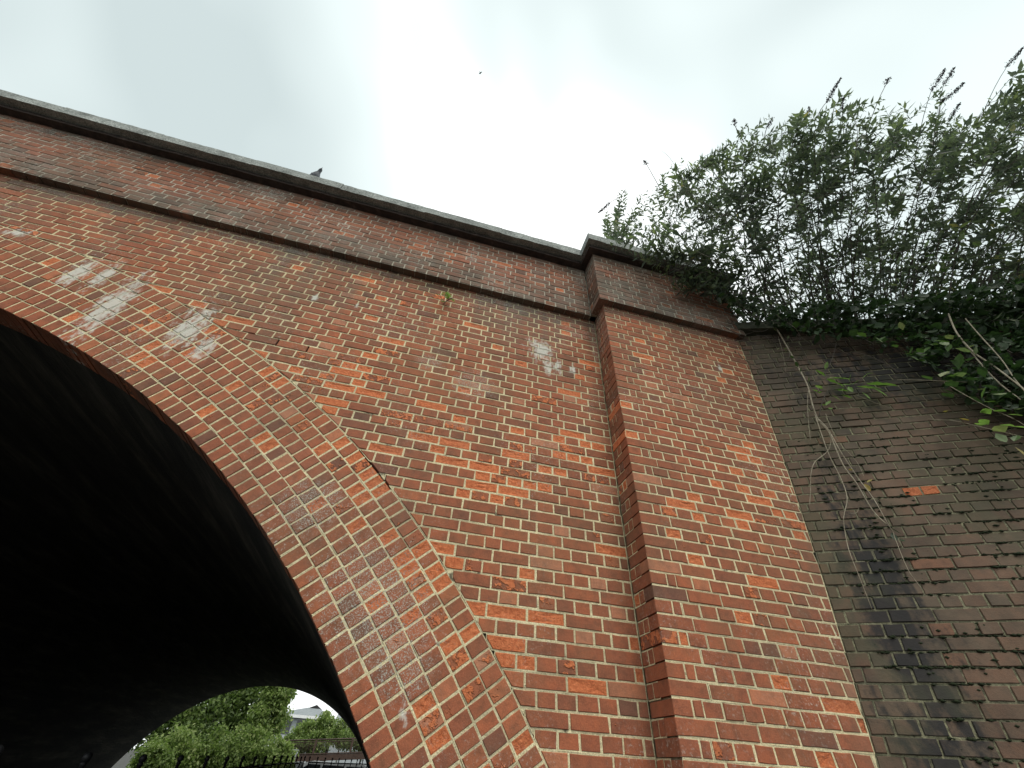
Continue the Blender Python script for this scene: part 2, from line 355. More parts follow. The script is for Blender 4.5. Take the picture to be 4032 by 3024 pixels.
# parent of a part keeps the empty's offset: parts are built in world metres
def under(o): o.matrix_parent_inverse = Matrix.Translation((-AX, 0, 0)) if o.parent is bridge else Matrix.Identity(4); return o
def ez(x):                    # extrados height
    q = RE * RE - (x - AX) ** 2; return AZ + math.sqrt(q) if q > 0 else -1.6
mb = MB(); cols = []; x = W0
while x < PX - 1e-6:
    x2 = min(x + .1, PX); a, b = max(ez(x) - .03, -1.6), max(ez(x2) - .03, -1.6); cols.append((x, x2, a, SOF + .02, b, SOF + .02)); x = x2
upmortar(mb, fac, cols)
cols.append((PX, PX + .05, -1.6, SOF + .02, -1.6, SOF + .02)); upmortar(mb, fac, cols[-1:]); sp_mb = mb
CRK = [((-1.55, 2.32), (-1.1, 2.285), .022), ((-.42, 1.43), (-.28, 1.33), .025)]
sw = Wall(fac, M['brick']); sw.cracks = CRK
def cut_ext(poly):
    cx = sum(p[0] for p in poly) / len(poly); cz = sum(p[1] for p in poly) / len(poly)
    a = math.atan2(cz - AZ, cx - AX); nx, nz = math.cos(a), math.sin(a); c = nx * AX + nz * AZ + RE + .006
    return clip(poly, -nx, -nz, -c)
def f_spandrel(x, z, w):
    g = max(0, noise.noise(Vector((x * .9, z * .9, 9)))) * .35
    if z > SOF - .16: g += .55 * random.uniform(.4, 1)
    return tint(z, 0), spall_at(x, z, (.30 + .28 * max(0, 1 - abs(z - 1.75) / .6)) if z < 2.7 else .10), g
def stretch(z): return int(round((3.497 - z) / .075)) % 2 == 0
z = 3.497 + .0375
while z > -1.6:
    zz = z + .0375; k = 's' if stretch(zz) else 'h'
    course(sw, z, z + CH if z + CH < SOF + .03 else SOF + .02, W0, PX - .003, k, PX if k == 's' else PX - .057, f_spandrel, cut_ext); z -= CH
spandrel = under(sw.part('spandrel_wall', M['mortar'], bridge, sp_mb)); sw.finish(spandrel)
# arch ring: six rings of headers
RT = (RE - RI) / 6
def keep_r(q):
    d = math.hypot(q[0] - AX, q[1] - AZ); k = max(1.0, (RI + .003) / d); return (AX + (q[0] - AX) * k, AZ + (q[1] - AZ) * k)
mb = MB(); a0 = math.acos((.845 - AX) / RI) - .03; pts = 96; aa = [math.asin((-1.6 - AZ) / RE) + (math.pi - 2 * math.asin((-1.6 - AZ) / RE)) * i / pts for i in range(pts + 1)]
for i in range(pts):
    p = [];
    for g, r in ((aa[i], RI + .006), (aa[i], RE + .004), (aa[i + 1], RE + .004), (aa[i + 1], RI + .006)): p.append(Vector((AX + r * math.cos(g), .0505, AZ + r * math.sin(g) + H0)))
    mb.add(p, [(3, 2, 1, 0)])
ring_mb = mb
rw = Wall(fac, M['brick']); rw.keep = keep_r; rw.cracks = [q for q in CRK if q[0][0] < -1.9 or q[0][1] < 1.6]
for k in range(6):
    r0, r1 = RI + k * RT, RI + (k + 1) * RT; rm = (r0 + r1) / 2
    lo, hi = math.asin((-1.6 - AZ) / r1), math.pi - math.asin((-1.6 - AZ) / r1)
    nb = round((hi - lo) * rm / .0748); g = lo; st = (hi - lo) / nb; j = 0
    for i in range(nb):
        nj = random.gauss(0, .0022 / rm); g0 = lo + i * st + j + JT / 2 / rm; g1 = lo + (i + 1) * st + nj - JT / 2 / rm; j = nj
        ra = r0 + (.004 if k else -.002) + random.gauss(0, .0012); rb = r1 - .006 + random.gauss(0, .0012)
        poly = [(AX + r * math.cos(q), AZ + r * math.sin(q)) for r, q in ((ra, g1), (ra, g0), (rb, g0), (rb, g1))]
        xx, zz = poly[0]
        s_ = spall_at(xx * .9 + 4, zz * .9, .12 if k < 2 else (.75 if k > 3 and zz < 2.2 else .38))
        rw.lay(poly, min(1, tint(zz, 1) * (1.12 if k > 3 and zz < 2.2 else .98 if k > 1 else .85)), s_, max(0, noise.noise(Vector((xx * 1.2, zz * 1.2, 2)))) * .4, .22 if k == 0 else .056)
ring = under(rw.part('arch_ring', M['mortar'], bridge, ring_mb)); rw.finish(ring)
# barrel of the tunnel
mb = MB(); YB = 22.5; n_a, n_y = 72, 30; lo = math.asin((-1.6 - AZ) / RI) - .02; vv = []
for iy in range(n_y + 1):
    y = .03 + (YB - .03) * iy / n_y
    for ia in range(n_a + 1):
        g = lo + (math.pi - 2 * lo) * ia / n_a; vv.append((AX + (RI + .004) * math.cos(g), y, AZ + (RI + .004) * math.sin(g) + H0))
ff = [(iy * (n_a + 1) + ia, iy * (n_a + 1) + ia + 1, (iy + 1) * (n_a + 1) + ia + 1, (iy + 1) * (n_a + 1) + ia) for iy in range(n_y) for ia in range(n_a)]
mb.add(vv, ff, (1, 1, 1, 1), True)
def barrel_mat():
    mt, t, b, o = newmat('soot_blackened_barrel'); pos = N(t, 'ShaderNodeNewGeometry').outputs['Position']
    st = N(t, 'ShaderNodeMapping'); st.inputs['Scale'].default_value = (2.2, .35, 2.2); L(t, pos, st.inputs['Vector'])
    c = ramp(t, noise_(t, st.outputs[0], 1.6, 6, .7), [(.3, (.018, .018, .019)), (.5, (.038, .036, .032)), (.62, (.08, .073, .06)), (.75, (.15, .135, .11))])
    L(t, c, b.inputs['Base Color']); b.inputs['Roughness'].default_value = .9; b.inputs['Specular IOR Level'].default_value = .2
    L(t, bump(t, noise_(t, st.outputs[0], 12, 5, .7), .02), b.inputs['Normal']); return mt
M['barrel'] = barrel_mat()
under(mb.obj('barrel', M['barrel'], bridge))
# far face, deck and infill so that the bridge is solid
mb = MB()
for i in range(pts):
    p = [Vector((AX + r * math.cos(g), YB, AZ + r * math.sin(g) + H0)) for g, r in ((aa[i], RI), (aa[i], RE), (aa[i + 1], RE), (aa[i + 1], RI))]; mb.add(p, [(0, 1, 2, 3)])
x = W0
while x < 4:
    a, b = max(ez(x), -1.6), max(ez(x + .2), -1.6); mb.add([(x, YB + .004, a + H0), (x + .2, YB + .004, b + H0), (x + .2, YB + .004, 4.5 + H0), (x, YB + .004, 4.5 + H0)], [(0, 1, 2, 3)]); x += .2
under(mb.obj('far_wall', M['oversail'], bridge))
mb = MB(); mb.box((W0, .12, 3.40 + H0), (4.0, YB - .02, 3.9 + H0)); under(mb.obj('deck', M['earth'], bridge))
# pilaster
def pilf(u, v, d): return Vector((u, PY + d, v + H0))
def pilr(u, v, d): return Vector((PX + d, PY + u, v + H0))
def xj(z): return 2.4583 + .22227 * z - .0217 * z * z if z > 0 else 2.4583 + .2 * z      # where the wing wall meets the pilaster
PXR = 2.97
mb = MB(); zz = [-1.6 + (SOF + .02 + 1.6) * i / 30 for i in range(31)]
for i in range(30):
    a, b = zz[i], zz[i + 1]; mb.add([pilf(PX + .012, a, .02), pilf(xj(a) + .1, a, .02), pilf(xj(b) + .1, b, .02), pilf(PX + .012, b, .02)], [(0, 1, 2, 3)])
mb.add([pilr(.012, -1.6, .02), pilr(.27, -1.6, .02), pilr(.27, SOF + .02, .02), pilr(.012, SOF + .02, .02)], [(0, 3, 2, 1)])
pil_mb = mb
pw = Wall(pilf, M['brick']); pr = Wall(pilr, M['brick']); pw.keep = lambda q: (max(q[0], PX + .0042), q[1]); pr.keep = lambda q: (max(q[0], .1035), q[1])
def f_pil(x, z, w):
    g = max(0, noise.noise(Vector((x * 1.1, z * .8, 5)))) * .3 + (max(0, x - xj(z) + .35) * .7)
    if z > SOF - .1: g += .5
    return tint(z, 2), spall_at(x + 3, z, .26), min(g, .8)
z = 3.497 + .0375
while z > -1.6:
    z1 = min(z + CH, SOF + .02); zc = z + .0375; k = 's' if stretch(zc) else 'h'; r = xj(zc)
    def cutw(poly, zc=zc): return clip(poly, 1, -.17, xj(zc) - .17 * zc - .003)
    if k == 's':
        h, s_, g = f_pil(PX + .1, zc, .2)
        pw.lay([(PX, z + .005), (PX + .222 - .005, z + .005), (PX + .222 - .005, z1 - .005), (PX, z1 - .005)], h, s_, g, .1025)
        course(pw, z, z1, PX + .222, r + .03, 's', PX + .222, f_pil, cutw)
        for a, b in ((.1125, .162), (.172, .231)):
            h, s_, g = f_pil(PX, zc, .1); pr.lay([(a, z + .005), (b, z + .005), (b, z1 - .005), (a, z1 - .005)], h * .9, s_, g)
    else:
        h, s_, g = f_pil(PX + .05, zc, .1)
        pw.lay([(PX, z + .005), (PX + .1035, z + .005), (PX + .1035, z1 - .005), (PX, z1 - .005)], h, s_, g, .222)
        h, s_, g = f_pil(PX + .14, zc, .05)
        pw.lay([(PX + .1135, z + .005), (PX + .1635, z + .005), (PX + .1635, z1 - .005), (PX + .1135, z1 - .005)], h, s_, g)
        course(pw, z, z1, PX + .1685, r + .03, 'h', PX + .1685, f_pil, cutw)
    z -= CH
pw.b += pr.b; o_ = len(pw.mort.v); pw.mort.v += pr.mort.v; pw.mort.c += pr.mort.c; pw.mort.f += [tuple(k + o_ for k in f) for f in pr.mort.f]; pw.mort.sm += pr.mort.sm
pil = under(pw.part('pilaster', M['mortar'], bridge, pil_mb)); pw.finish(pil)
# parapet band, standing 75 mm proud of the wall
BY, BX, PBY = -.075, 1.315, -.31
Z2, Z3, Z4 = 4.45, 4.495, 4.625
def parf(u, v, d): return Vector((u, BY + d, v + H0))
def parp(u, v, d): return Vector((u, PBY + d, v + H0))
def parr(u, v, d): return Vector((BX + d, PBY + u, v + H0))
mb = MB()
mb.add([parf(W0, SOF + .014, .02), parf(BX, SOF + .014, .02), parf(BX, Z2, .02), parf(W0, Z2, .02)], [(0, 1, 2, 3)])
mb.add([parf(W0, SOF + .014, .02), parf(BX + .1, SOF + .014, .02), parf(BX + .1, SOF + .014, .1), parf(W0, SOF + .014, .1)], [(0, 3, 2, 1)])
mb.add([parp(BX + .012, SOF + .014, .02), parp(PXR + .05, SOF + .014, .02), parp(PXR + .05, Z2, .02), parp(BX + .012, Z2, .02)], [(0, 1, 2, 3)])
mb.add([parp(BX + .012, SOF + .014, .02), parp(PXR + .05, SOF + .014, .02), parp(PXR + .05, SOF + .014, .45), parp(BX + .012, SOF + .014, .45)], [(0, 3, 2, 1)])
mb.add([parr(.012, SOF + .014, .02), parr(.27, SOF + .014, .02), parr(.27, Z2, .02), parr(.012, Z2, .02)], [(0, 3, 2, 1)])
mb.box((PXR - .02, PBY + .02, SOF + .014 + H0), (PXR + .05, .5, Z2 + H0)); mb.box((W0, .1, SOF + .014 + H0), (PXR - .02, .34, Z2 + H0))
par_mb = mb
bw = Wall(parf, M['brick']); bp = Wall(parp, M['brick']); br = Wall(parr, M['brick']); bp.keep = lambda q: (max(q[0], BX + .0042), q[1]); br.keep = lambda q: (max(q[0], .1035), q[1])
def f_par(x, z, w):
    n = noise.noise(Vector((x * .8, z * 1.3, 1)))
    g = .24 + .6 * max(0, n) + random.uniform(-.12, .18)
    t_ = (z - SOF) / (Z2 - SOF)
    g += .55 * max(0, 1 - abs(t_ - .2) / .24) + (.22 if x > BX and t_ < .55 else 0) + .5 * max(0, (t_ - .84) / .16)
    if t_ < .09: g = max(g, .8)  # bottom course: real grime, raised further to paint in the shade of its soffit
    return tint(z, 3) * .92, spall_at(x + 8, z, .09), max(0, min(.92, g))
z = SOF; i = 0
while z < Z2 - .01:
    z1 = min(z + CH, Z2 + .01); k = 's' if i % 2 else 'h'; dp = .11 if i == 0 else .056; zc = (z + z1) / 2
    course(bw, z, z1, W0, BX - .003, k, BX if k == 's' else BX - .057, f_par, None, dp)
    if k == 's':
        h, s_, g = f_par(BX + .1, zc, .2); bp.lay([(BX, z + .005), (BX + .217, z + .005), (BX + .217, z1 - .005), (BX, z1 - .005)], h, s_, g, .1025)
        course(bp, z, z1, BX + .222, PXR + .05, 's', BX + .222, f_par, None, dp)
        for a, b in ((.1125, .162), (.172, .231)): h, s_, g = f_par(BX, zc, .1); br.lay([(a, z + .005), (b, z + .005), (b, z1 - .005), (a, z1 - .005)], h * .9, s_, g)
    else:
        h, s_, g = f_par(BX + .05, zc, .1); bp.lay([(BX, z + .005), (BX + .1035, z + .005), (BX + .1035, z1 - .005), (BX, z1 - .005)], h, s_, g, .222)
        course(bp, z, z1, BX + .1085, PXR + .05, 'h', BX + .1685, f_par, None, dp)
    z += CH; i += 1
for q_ in (bp, br):
    bw.b += q_.b; o_ = len(bw.mort.v); bw.mort.v += q_.mort.v; bw.mort.c += q_.mort.c; bw.mort.f += [tuple(k + o_ for k in f) for f in q_.mort.f]; bw.mort.sm += q_.mort.sm
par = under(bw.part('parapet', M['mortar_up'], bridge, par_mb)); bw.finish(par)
# oversailing course and coping stones
def wobble_box(mb, a, b, nx, amp, c=(1, 1, 1, 1)):
    """box cut along x with a slightly uneven arris"""
    (x0, y0, z0), (x1, y1, z1) = a, b; rows = []
    for i in range(nx + 1):
        x = x0 + (x1 - x0) * i / nx; j = lambda: random.gauss(0, amp)
        rows.append([(x, y0 + j(), z0 + abs(j())), (x, y0 + j(), z1 - .004 - abs(j())), (x, y0 + .006 + abs(j()), z1 + j() * .6), (x, y1, z1), (x, y1, z0)])
    vv = [p for r in rows for p in r]; ff = []
    for i in range(nx):
        for k in range(5): k2 = (k + 1) % 5; ff.append((i * 5 + k, (i + 1) * 5 + k, (i + 1) * 5 + k2, i * 5 + k2))
    ff += [(0, 1, 2, 3, 4), tuple(nx * 5 + k for k in (4, 3, 2, 1, 0))]
    mb.add(vv, ff, c)
mb = MB(); wobble_box(mb, (W0, -.152, Z2 + H0), (1.24, .33, Z3 + .03 + H0), 90, .0015); wobble_box(mb, (1.24, -.385, Z2 + H0), (PXR + .1, .33, Z3 + .03 + H0), 16, .0015)
under(mb.obj('oversailing_course', M['oversail'], bridge))
xs = [W0, -9.7, -8.8, -7.9, -7.0, -6.1, -5.2, -4.3, -3.4, -2.49, -1.58, -.66, .23, 1.21]
for a, b in zip(xs[:-1], xs[1:]):
    mb = MB(); dz = random.gauss(0, .003); dy = random.gauss(0, .003)
    wobble_box(mb, (a + .0012, -.238 + dy, Z3 + .0305 - .03 + H0), (b - .0012, .36, Z4 + dz + H0), 12, .0016)
    under(mb.obj('coping_stone', M['coping'], bridge))
for a, b in ((1.21, 2.1), (2.1, PXR + .16)):
    mb = MB(); wobble_box(mb, (a + (0 if a < 1.3 else .006), -.46, Z3 + .0008 + H0), (b, .362, Z4 + .004 + H0), 12, .0028)
    under(mb.obj('coping_stone', M['coping'], bridge))
# ---------------------------------------------------------------- WING WALL
def wm(z): return -.66 + .2 * max(-.6, min(1, (z - .2) / 3.0)) if z > -2 else -.66
def wing(s, z, d):
    m_ = wm(z); l = math.hypot(1, m_); dx, dy = 1 / l, m_ / l
    return Vector((xj(z) + s * dx - d * dy, PY + s * dy + d * dx, z + H0))      # d > 0 goes into the wall
def wc(s): return 3.66 - .13 * s        # underside of the raking coping
WS = 6.0
wing_o = empty('wing_wall', wing(0, -1.6, 0), 'soot-dark mossy brick wing wall right of the pilaster', 'wall')
def under_w(o): o.matrix_parent_inverse = Matrix.Translation(-wing_o.location); return o
mb = MB(); ns, nz = 40, 40
for i in range(ns):
    for k in range(nz):
        s0, s1 = WS * i / ns - .06, WS * (i + 1) / ns - .06; q = []
        for s_, kk in ((s0, k), (s1, k), (s1, k + 1), (s0, k + 1)): q.append(wing(s_, -1.6 + (wc(max(s_, 0)) + 1.62) * kk / nz, .022))
        mb.add(q, [(0, 1, 2, 3)])
wf_mb = mb
ww = Wall(wing, M['wbrick'], .008); ww.rough = .0028
WORN = [(.75, 1.622), (.88, 1.622), (.47, 2.147), (.68, 1.097), (.50, .722)]
def f_wing(s_, z, w):
    for a_, b_ in WORN[:2]:
        if abs(s_ - a_) < .075 and abs(z - b_) < .04: return .6, .95, .25
    for a_, b_ in WORN[2:]:
        if abs(s_ - a_) < .1 and abs(z - b_) < .04: return .8, 0, .35
    n = noise.noise(Vector((s_ * 1.3, z * 1.3, 4)))
    streak = max(0, 1 - abs(s_ - .30 - .03 * (2.0 - z) - .05 * noise.noise(Vector((0, z * 1.5, 6)))) / .17) * (1 if z < 1.9 else .3)
    g = .74 + .22 * n + .22 * streak + max(0, z - 1.4) * .06 + random.uniform(-.10, .06)
    if s_ < .12: g -= .22
    if z < .6 and s_ > .4: g -= .10
    sp = 0
    if random.random() < .05: g -= random.uniform(.2, .4)
    if random.random() < .004: sp = .9; g = .45
    g = max(0, min(.9, g))
    return tint(z, 4) * .9, sp, g
z = 3.497 + .0375
while z > -1.6:
    zc = z + .0375; k = 's' if stretch(zc) else 'h'
    def cutc(poly): return clip(poly, .13, 1, 3.66 - .002)
    course(ww, z, z + CH, .003, WS, k, .06 if k == 's' else .003, f_wing, cutc, .05); z -= CH
wface = under_w(ww.part('wall_face', M['wmortar'], wing_o, wf_mb)); ww.finish(wface)
for i in range(8):            # raking coping stones
    s0, s1 = i * .78, (i + 1) * .78 - .008; mb = MB(); q = []
    for s_ in (s0, s1):
        for d, h in ((-.085, 0), (-.085, .115), (-.06, .14), (.4, .14), (.4, 0)): p = wing(s_, wc(s_), d); p.z += h + random.gauss(0, .003); q.append(p)
    mb.add(q, [(0, 1, 2, 3, 4)[::-1], (5, 6, 7, 8, 9)] + [(k, (k + 1) % 5, 5 + (k + 1) % 5, 5 + k) for k in range(5)])
    under_w(mb.obj('coping_stone', M['wcoping'], wing_o))
# ---------------------------------------------------------------- ground, embankment
mb = MB(); mb.add([(-300, -300, 0), (300, -300, 0), (300, 400, 0), (-300, 400, 0)], [(0, 1, 2, 3)])
mb.obj('ground', M['grassland'], kind='structure')
mb = MB(); mb.add([(-1.7, -40, .004), (.9, -40, .004), (.9, 26, .004), (-1.7, 26, .004)], [(0, 1, 2, 3)]); mb.obj('path', M['ground'], kind='structure')
mb = MB(); q = []
for i in range(9):
    s_ = i * .75; p = wing(s_, wc(s_), .3); q += [(p.x, p.y, p.z + .08), (p.x + .9, p.y + 1.6, p.z + .35), (p.x + 3, p.y + 8, p.z + .6), (p.x + 6, p.y + 22, p.z + .6)]
mb.add(q, [(i * 4 + k, i * 4 + k + 1, i * 4 + k + 5, i * 4 + k + 4) for i in range(8) for k in range(3)]); mb.obj('embankment', M['earth'], kind='structure')
# ---------------------------------------------------------------- plants
def leaf_mat(name, stops, trans=.35):
    mt, t, b, o = newmat(name)
    at = N(t, 'ShaderNodeAttribute', attribute_name='tint'); sp = N(t, 'ShaderNodeSeparateColor'); L(t, at.outputs['Color'], sp.inputs[0])
    col = ramp(t, sp.outputs[0], stops); pos = N(t, 'ShaderNodeNewGeometry').outputs['Position']
    col = mixc(t, 1.0, col, ramp(t, noise_(t, pos, 35, 3, .6), [(.3, (.75, .75, .75)), (.7, (1.2, 1.2, 1.2))]), 'MULTIPLY')
    L(t, col, b.inputs['Base Color']); b.inputs['Roughness'].default_value = .55; b.inputs['Specular IOR Level'].default_value = .35
    tr = N(t, 'ShaderNodeBsdfTranslucent'); L(t, mixc(t, 1.0, col, (1.25, 1.45, .9), 'MULTIPLY'), tr.inputs['Color'])
    ms = N(t, 'ShaderNodeMixShader'); ms.inputs[0].default_value = trans; L(t, b.outputs[0], ms.inputs[1]); L(t, tr.outputs[0], ms.inputs[2]); L(t, ms.outputs[0], o.inputs['Surface']); return mt
M['bud'] = leaf_mat('buddleia_leaf', [(0, (.050, .066, .055)), (.4, (.095, .118, .092)), (.75, (.145, .172, .108)), (.93, (.20, .23, .10)), (1, (.29, .25, .11))], .46)
M['bram'] = leaf_mat('bramble_leaf', [(0, (.022, .040, .018)), (.4, (.045, .085, .030)), (.7, (.085, .15, .04)), (.88, (.20, .25, .13)), (1, (.30, .22, .05))], .30)
M['lime_leaf'] = leaf_mat('fresh_leaf', [(0, (.10, .19, .045)), (.5, (.15, .26, .06)), (1, (.24, .34, .12))], .35)
M['tree'] = leaf_mat('tree_leaf', [(0, (.05, .08, .028)), (.35, (.12, .175, .05)), (.7, (.21, .28, .08)), (1, (.32, .36, .16))], .38)
M['stem'] = rough_mat('grey_brown_stem', [(.3, (.05, .042, .034)), (.6, (.11, .095, .08)), (.8, (.2, .18, .15))], 25, .002)
M['cane'] = rough_mat('pale_dry_cane', [(.3, (.20, .17, .12)), (.6, (.36, .32, .24)), (.8, (.5, .46, .37))], 30, .002)
M['spike'] = rough_mat('dead_flower_head', [(.3, (.030, .024, .026)), (.6, (.062, .048, .052)), (.8, (.11, .08, .09))], 60, .003)
M['moss'] = rough_mat('moss', [(.3, (.008, .012, .006)), (.6, (.022, .032, .012)), (.8, (.05, .065, .025))], 90, .004)
def leaf(mb, p, d, nrm, ln, wd_, c, fold=.25, droop=.15, broad=False):
    d = d.normalized(); side = d.cross(nrm); side = side.normalized() if side.length > 1e-4 else d.orthogonal().normalized(); up = side.cross(d)
    k1 = .38 if not broad else .45
    m1 = p + d * ln * k1 - up * (fold * wd_ * .5) ; t_ = p + d * ln - up * (droop * ln)
    l1 = p + d * ln * k1 + side * wd_ * .5; r1 = p + d * ln * k1 - side * wd_ * .5
    if not broad: mb.add([p, l1, m1, r1, t_], [(0, 2, 1), (0, 3, 2), (1, 2, 4), (2, 3, 4)], (c, 0, 0, 1))
    else:
        l2 = p + d * ln * .8 + side * wd_ * .33 - up * droop * ln * .6; r2 = p + d * ln * .8 - side * wd_ * .33 - up * droop * ln * .6; m2 = p + d * ln * .8 - up * (fold * wd_ * .3 + droop * ln * .6)
        mb.add([p, l1, m1, r1, l2, m2, r2, t_], [(0, 2, 1), (0, 3, 2), (1, 2, 5, 4), (2, 3, 6, 5), (4, 5, 7), (5, 6, 7)], (c, 0, 0, 1))
def bez(a, b, c, n): return [a * (1 - t) ** 2 + b * 2 * t * (1 - t) + c * t * t for t in [i / n for i in range(n + 1)]]
def rv(a=1.0): return Vector((random.gauss(0, a), random.gauss(0, a), random.gauss(0, a)))
def leafy(mbl, pts, t0, gap, ln, cbase, cvar, wr=.30):
    """opposite pairs of leaves along a shoot"""
    seg = [(pts[i + 1] - pts[i]).length for i in range(len(pts) - 1)]; tot = sum(seg); s_ = tot * t0; k = random.randint(0, 1)
    while s_ < tot:
        a = s_; i = 0
        while i < len(seg) - 1 and a > seg[i]: a -= seg[i]; i += 1
        p = pts[i].lerp(pts[i + 1], min(1, a / max(seg[i], 1e-6))); tg = (pts[i + 1] - pts[i]).normalized()
        s1 = tg.orthogonal().normalized(); s1 = Matrix.Rotation(k * math.pi / 2 + random.gauss(.6, .3), 3, tg) @ s1; k += 1
        f = 1 - .55 * (s_ / tot) ** 3
        for sg in (1, -1):
            if random.random() < .1: continue
            d = tg * random.uniform(.35, .8) + s1 * sg * .9 + Vector((0, 0, random.uniform(-.35, .1))) + rv(.12)
            l = ln * f * random.uniform(.7, 1.2); leaf(mbl, p, d, tg + rv(.25), l, l * wr * random.uniform(.85, 1.2), max(0, min(1, random.gauss(cbase, cvar))), .3, random.uniform(0, .25))
        s_ += gap * random.uniform(.8, 1.2)
def wall_hit(px, py, out):
    """point on the wing wall under a photo pixel, 'out' metres in front of it"""
    d = ray(px, py); a, b = .5, 14
    def f(t):
        p = CP + d * t; z = p.z - H0; m_ = wm(z); l = math.hypot(1, m_); return ((p.x - xj(z)) * (-m_ / l) + (p.y - PY) * (1 / l)) + out
    if f(a) * f(b) > 0: return None
    for _ in range(40):
        c = (a + b) / 2
        if f(a) * f(c) <= 0: b = c
        else: a = c
    return CP + d * a
def in_poly(x, y, P):
    r = False
    for i in range(len(P)):
        (x1, y1), (x2, y2) = P[i - 1], P[i]
        if (y1 > y) != (y2 > y) and x < (x2 - x1) * (y - y1) / (y2 - y1) + x1: r = not r
    return r
TOP = [(i * .05, wing(i * .05, wc(i * .05) + .12, .3)) for i in range(0, 119)]
TOPU = [(proj(p) or (9e9, 0))[0] for _, p in TOP]
def root_at(u):
    i = min(range(len(TOP)), key=lambda k: abs(TOPU[k] - u)); s_ = TOP[i][0]; return wing(s_, wc(s_), random.uniform(.15, .7)) + Vector((0, 0, .1)), s_
def lerp1(x, t):
    for (a, b), (c, d) in zip(t[:-1], t[1:]):
        if x <= c: return b + (d - b) * max(0, (x - a)) / (c - a)
    return t[-1][1]
OUT = [(2420, 1000), (2385, 900), (2385, 800), (2430, 680), (2500, 680), (2560, 720), (2640, 620), (2760, 570), (2870, 570), (2960, 500), (3080, 470), (3160, 400), (3260, 420), (3380, 420), (3480, 380), (3600, 400), (3700, 380), (3760, 430), (3860, 400), (3930, 340),
       (4032, 270), (4250, 190), (4750, 120), (4750, 1250), (3900, 1270), (3500, 1290), (3100, 1280), (2960, 1230), (2800, 1150), (2640, 1140), (2570, 1100), (2500, 1060)]
bush_def = [('leafy buddleia bush arching left over the pilaster coping', (-9e9, 3230)), ('dense twiggy buddleia bush on the middle of the wing wall top', (3230, 3450)), ('tall buddleia bush with dead flower spikes at the right edge', (3450, 9e9))]
bushes = []
for lab, rg in bush_def:
    p, _ = root_at(max(min((rg[0] + rg[1]) / 2 if abs(rg[0]) < 1e6 and abs(rg[1]) < 1e6 else (3080 if rg[0] < 0 else 3600), 3700), 3000)); p = wing(_, wc(_), .3) + Vector((0, 0, .1))
    bushes.append((empty('buddleia_bush', p, lab, 'bush', 'bushes on the wing wall top'), rg, MB(), MB()))
def depth_at(u, v):
    d_ = lerp1(u, [(2370, 6.2), (2600, 5.5), (2900, 5.0), (3400, 4.8), (4200, 4.6)])
    if v > 960 and u < 2950: return 4.62 + random.uniform(-.12, .05)
    return d_ + random.gauss(.08, .34)
mains = []; made = 0
def pick():
    while True:
        u, v = random.uniform(2360, 4750), random.uniform(100, 1290)
        w_ = noise.noise(Vector((u / 110, v / 200, 1.7))) * 75 + noise.noise(Vector((u / 32, v / 300, 5.1))) * 75 + random.gauss(0, 20)
        if u > 3450 and random.random() < .22: continue
        if in_poly(u, v - w_ if v < 900 else v, OUT): return u, v
while made < 135:             # main stems
    u, v = pick()
    if v > 1150: continue
    ub = 2960 + (u - 2400) * .42 + random.gauss(0, 110); tip = CP + ray(u, v) * depth_at(u, v); base, s_ = root_at(ub)
    bi = next(i for i, q in enumerate(bushes) if q[1][0] <= ub < q[1][1]); ln = (tip - base).length
    ctl = base.lerp(tip, .45) + Vector((0, 0, .30 * ln)) + rv(.15)
    if v > 960 and u < 2950: ctl = base.lerp(tip, .5) + Vector((0, 0, .45)) + rv(.08)
    pts = bez(base, ctl, tip, 10); bushes[bi][2].tube(pts, [.008 * (1 - .8 * i / 10) + .0012 for i in range(11)], 4)
    leafy(bushes[bi][3], pts, max(.5, 1 - .6 / ln), .045, .09, .45, .17)
    for k in range(2, 11): mains.append((pts[k], bi)) 
    made += 1
made = 0
while made < 1480:            # leafy side shoots, each from the nearest stem
    u, v = pick(); dp = depth_at(u, v); tip = CP + ray(u, v) * dp
    back = CP + ray(u - random.gauss(95, 75), v + random.uniform(40, 170)) * (dp + random.gauss(.1, .12))
    st, bi = min(mains, key=lambda q: (q[0] - back).length_squared)
    if (st - tip).length > 1.3: st = tip + (st - tip).normalized() * random.uniform(.8, 1.3)
    mbs, mbl = bushes[bi][2], bushes[bi][3]; pts = bez(st, st.lerp(tip, .5) + rv(.06) - Vector((0, 0, .05)), tip, 6)
    mbs.tube(pts, [.0032, .003, .0027, .0024, .002, .0016, .0012], 3, cap=False)
    ln = (tip - st).length; low = v > 850 + .1 * (u - 2400); dark = .45 + .22 * noise.noise(tip * 1.1) + (.05 if u < 2900 else 0)
    leafy(mbl, pts, max(.1, 1 - random.uniform(.3, .65) / ln), .040 if not low else .055, random.uniform(.075, .15), dark, .17, random.uniform(.30, .42)); made += 1
for _ in range(520):          # bare tangled twigs
    u, v = random.uniform(2600, 4150), random.uniform(700, 1330); dep = 4.75 + random.gauss(0, .25)
    a = CP + ray(u, v) * dep; b = CP + ray(u + random.gauss(90, 160), v - random.gauss(30, 60)) * (dep + random.gauss(0, .15)); pts = bez(a, a.lerp(b, .5) + rv(.1), b, 6)
    bushes[0 if u < 3000 else 1 if u < 3500 else 2][2].tube(pts, [.003, .003, .0028, .0025, .0022, .002, .0012], 3, cap=False)
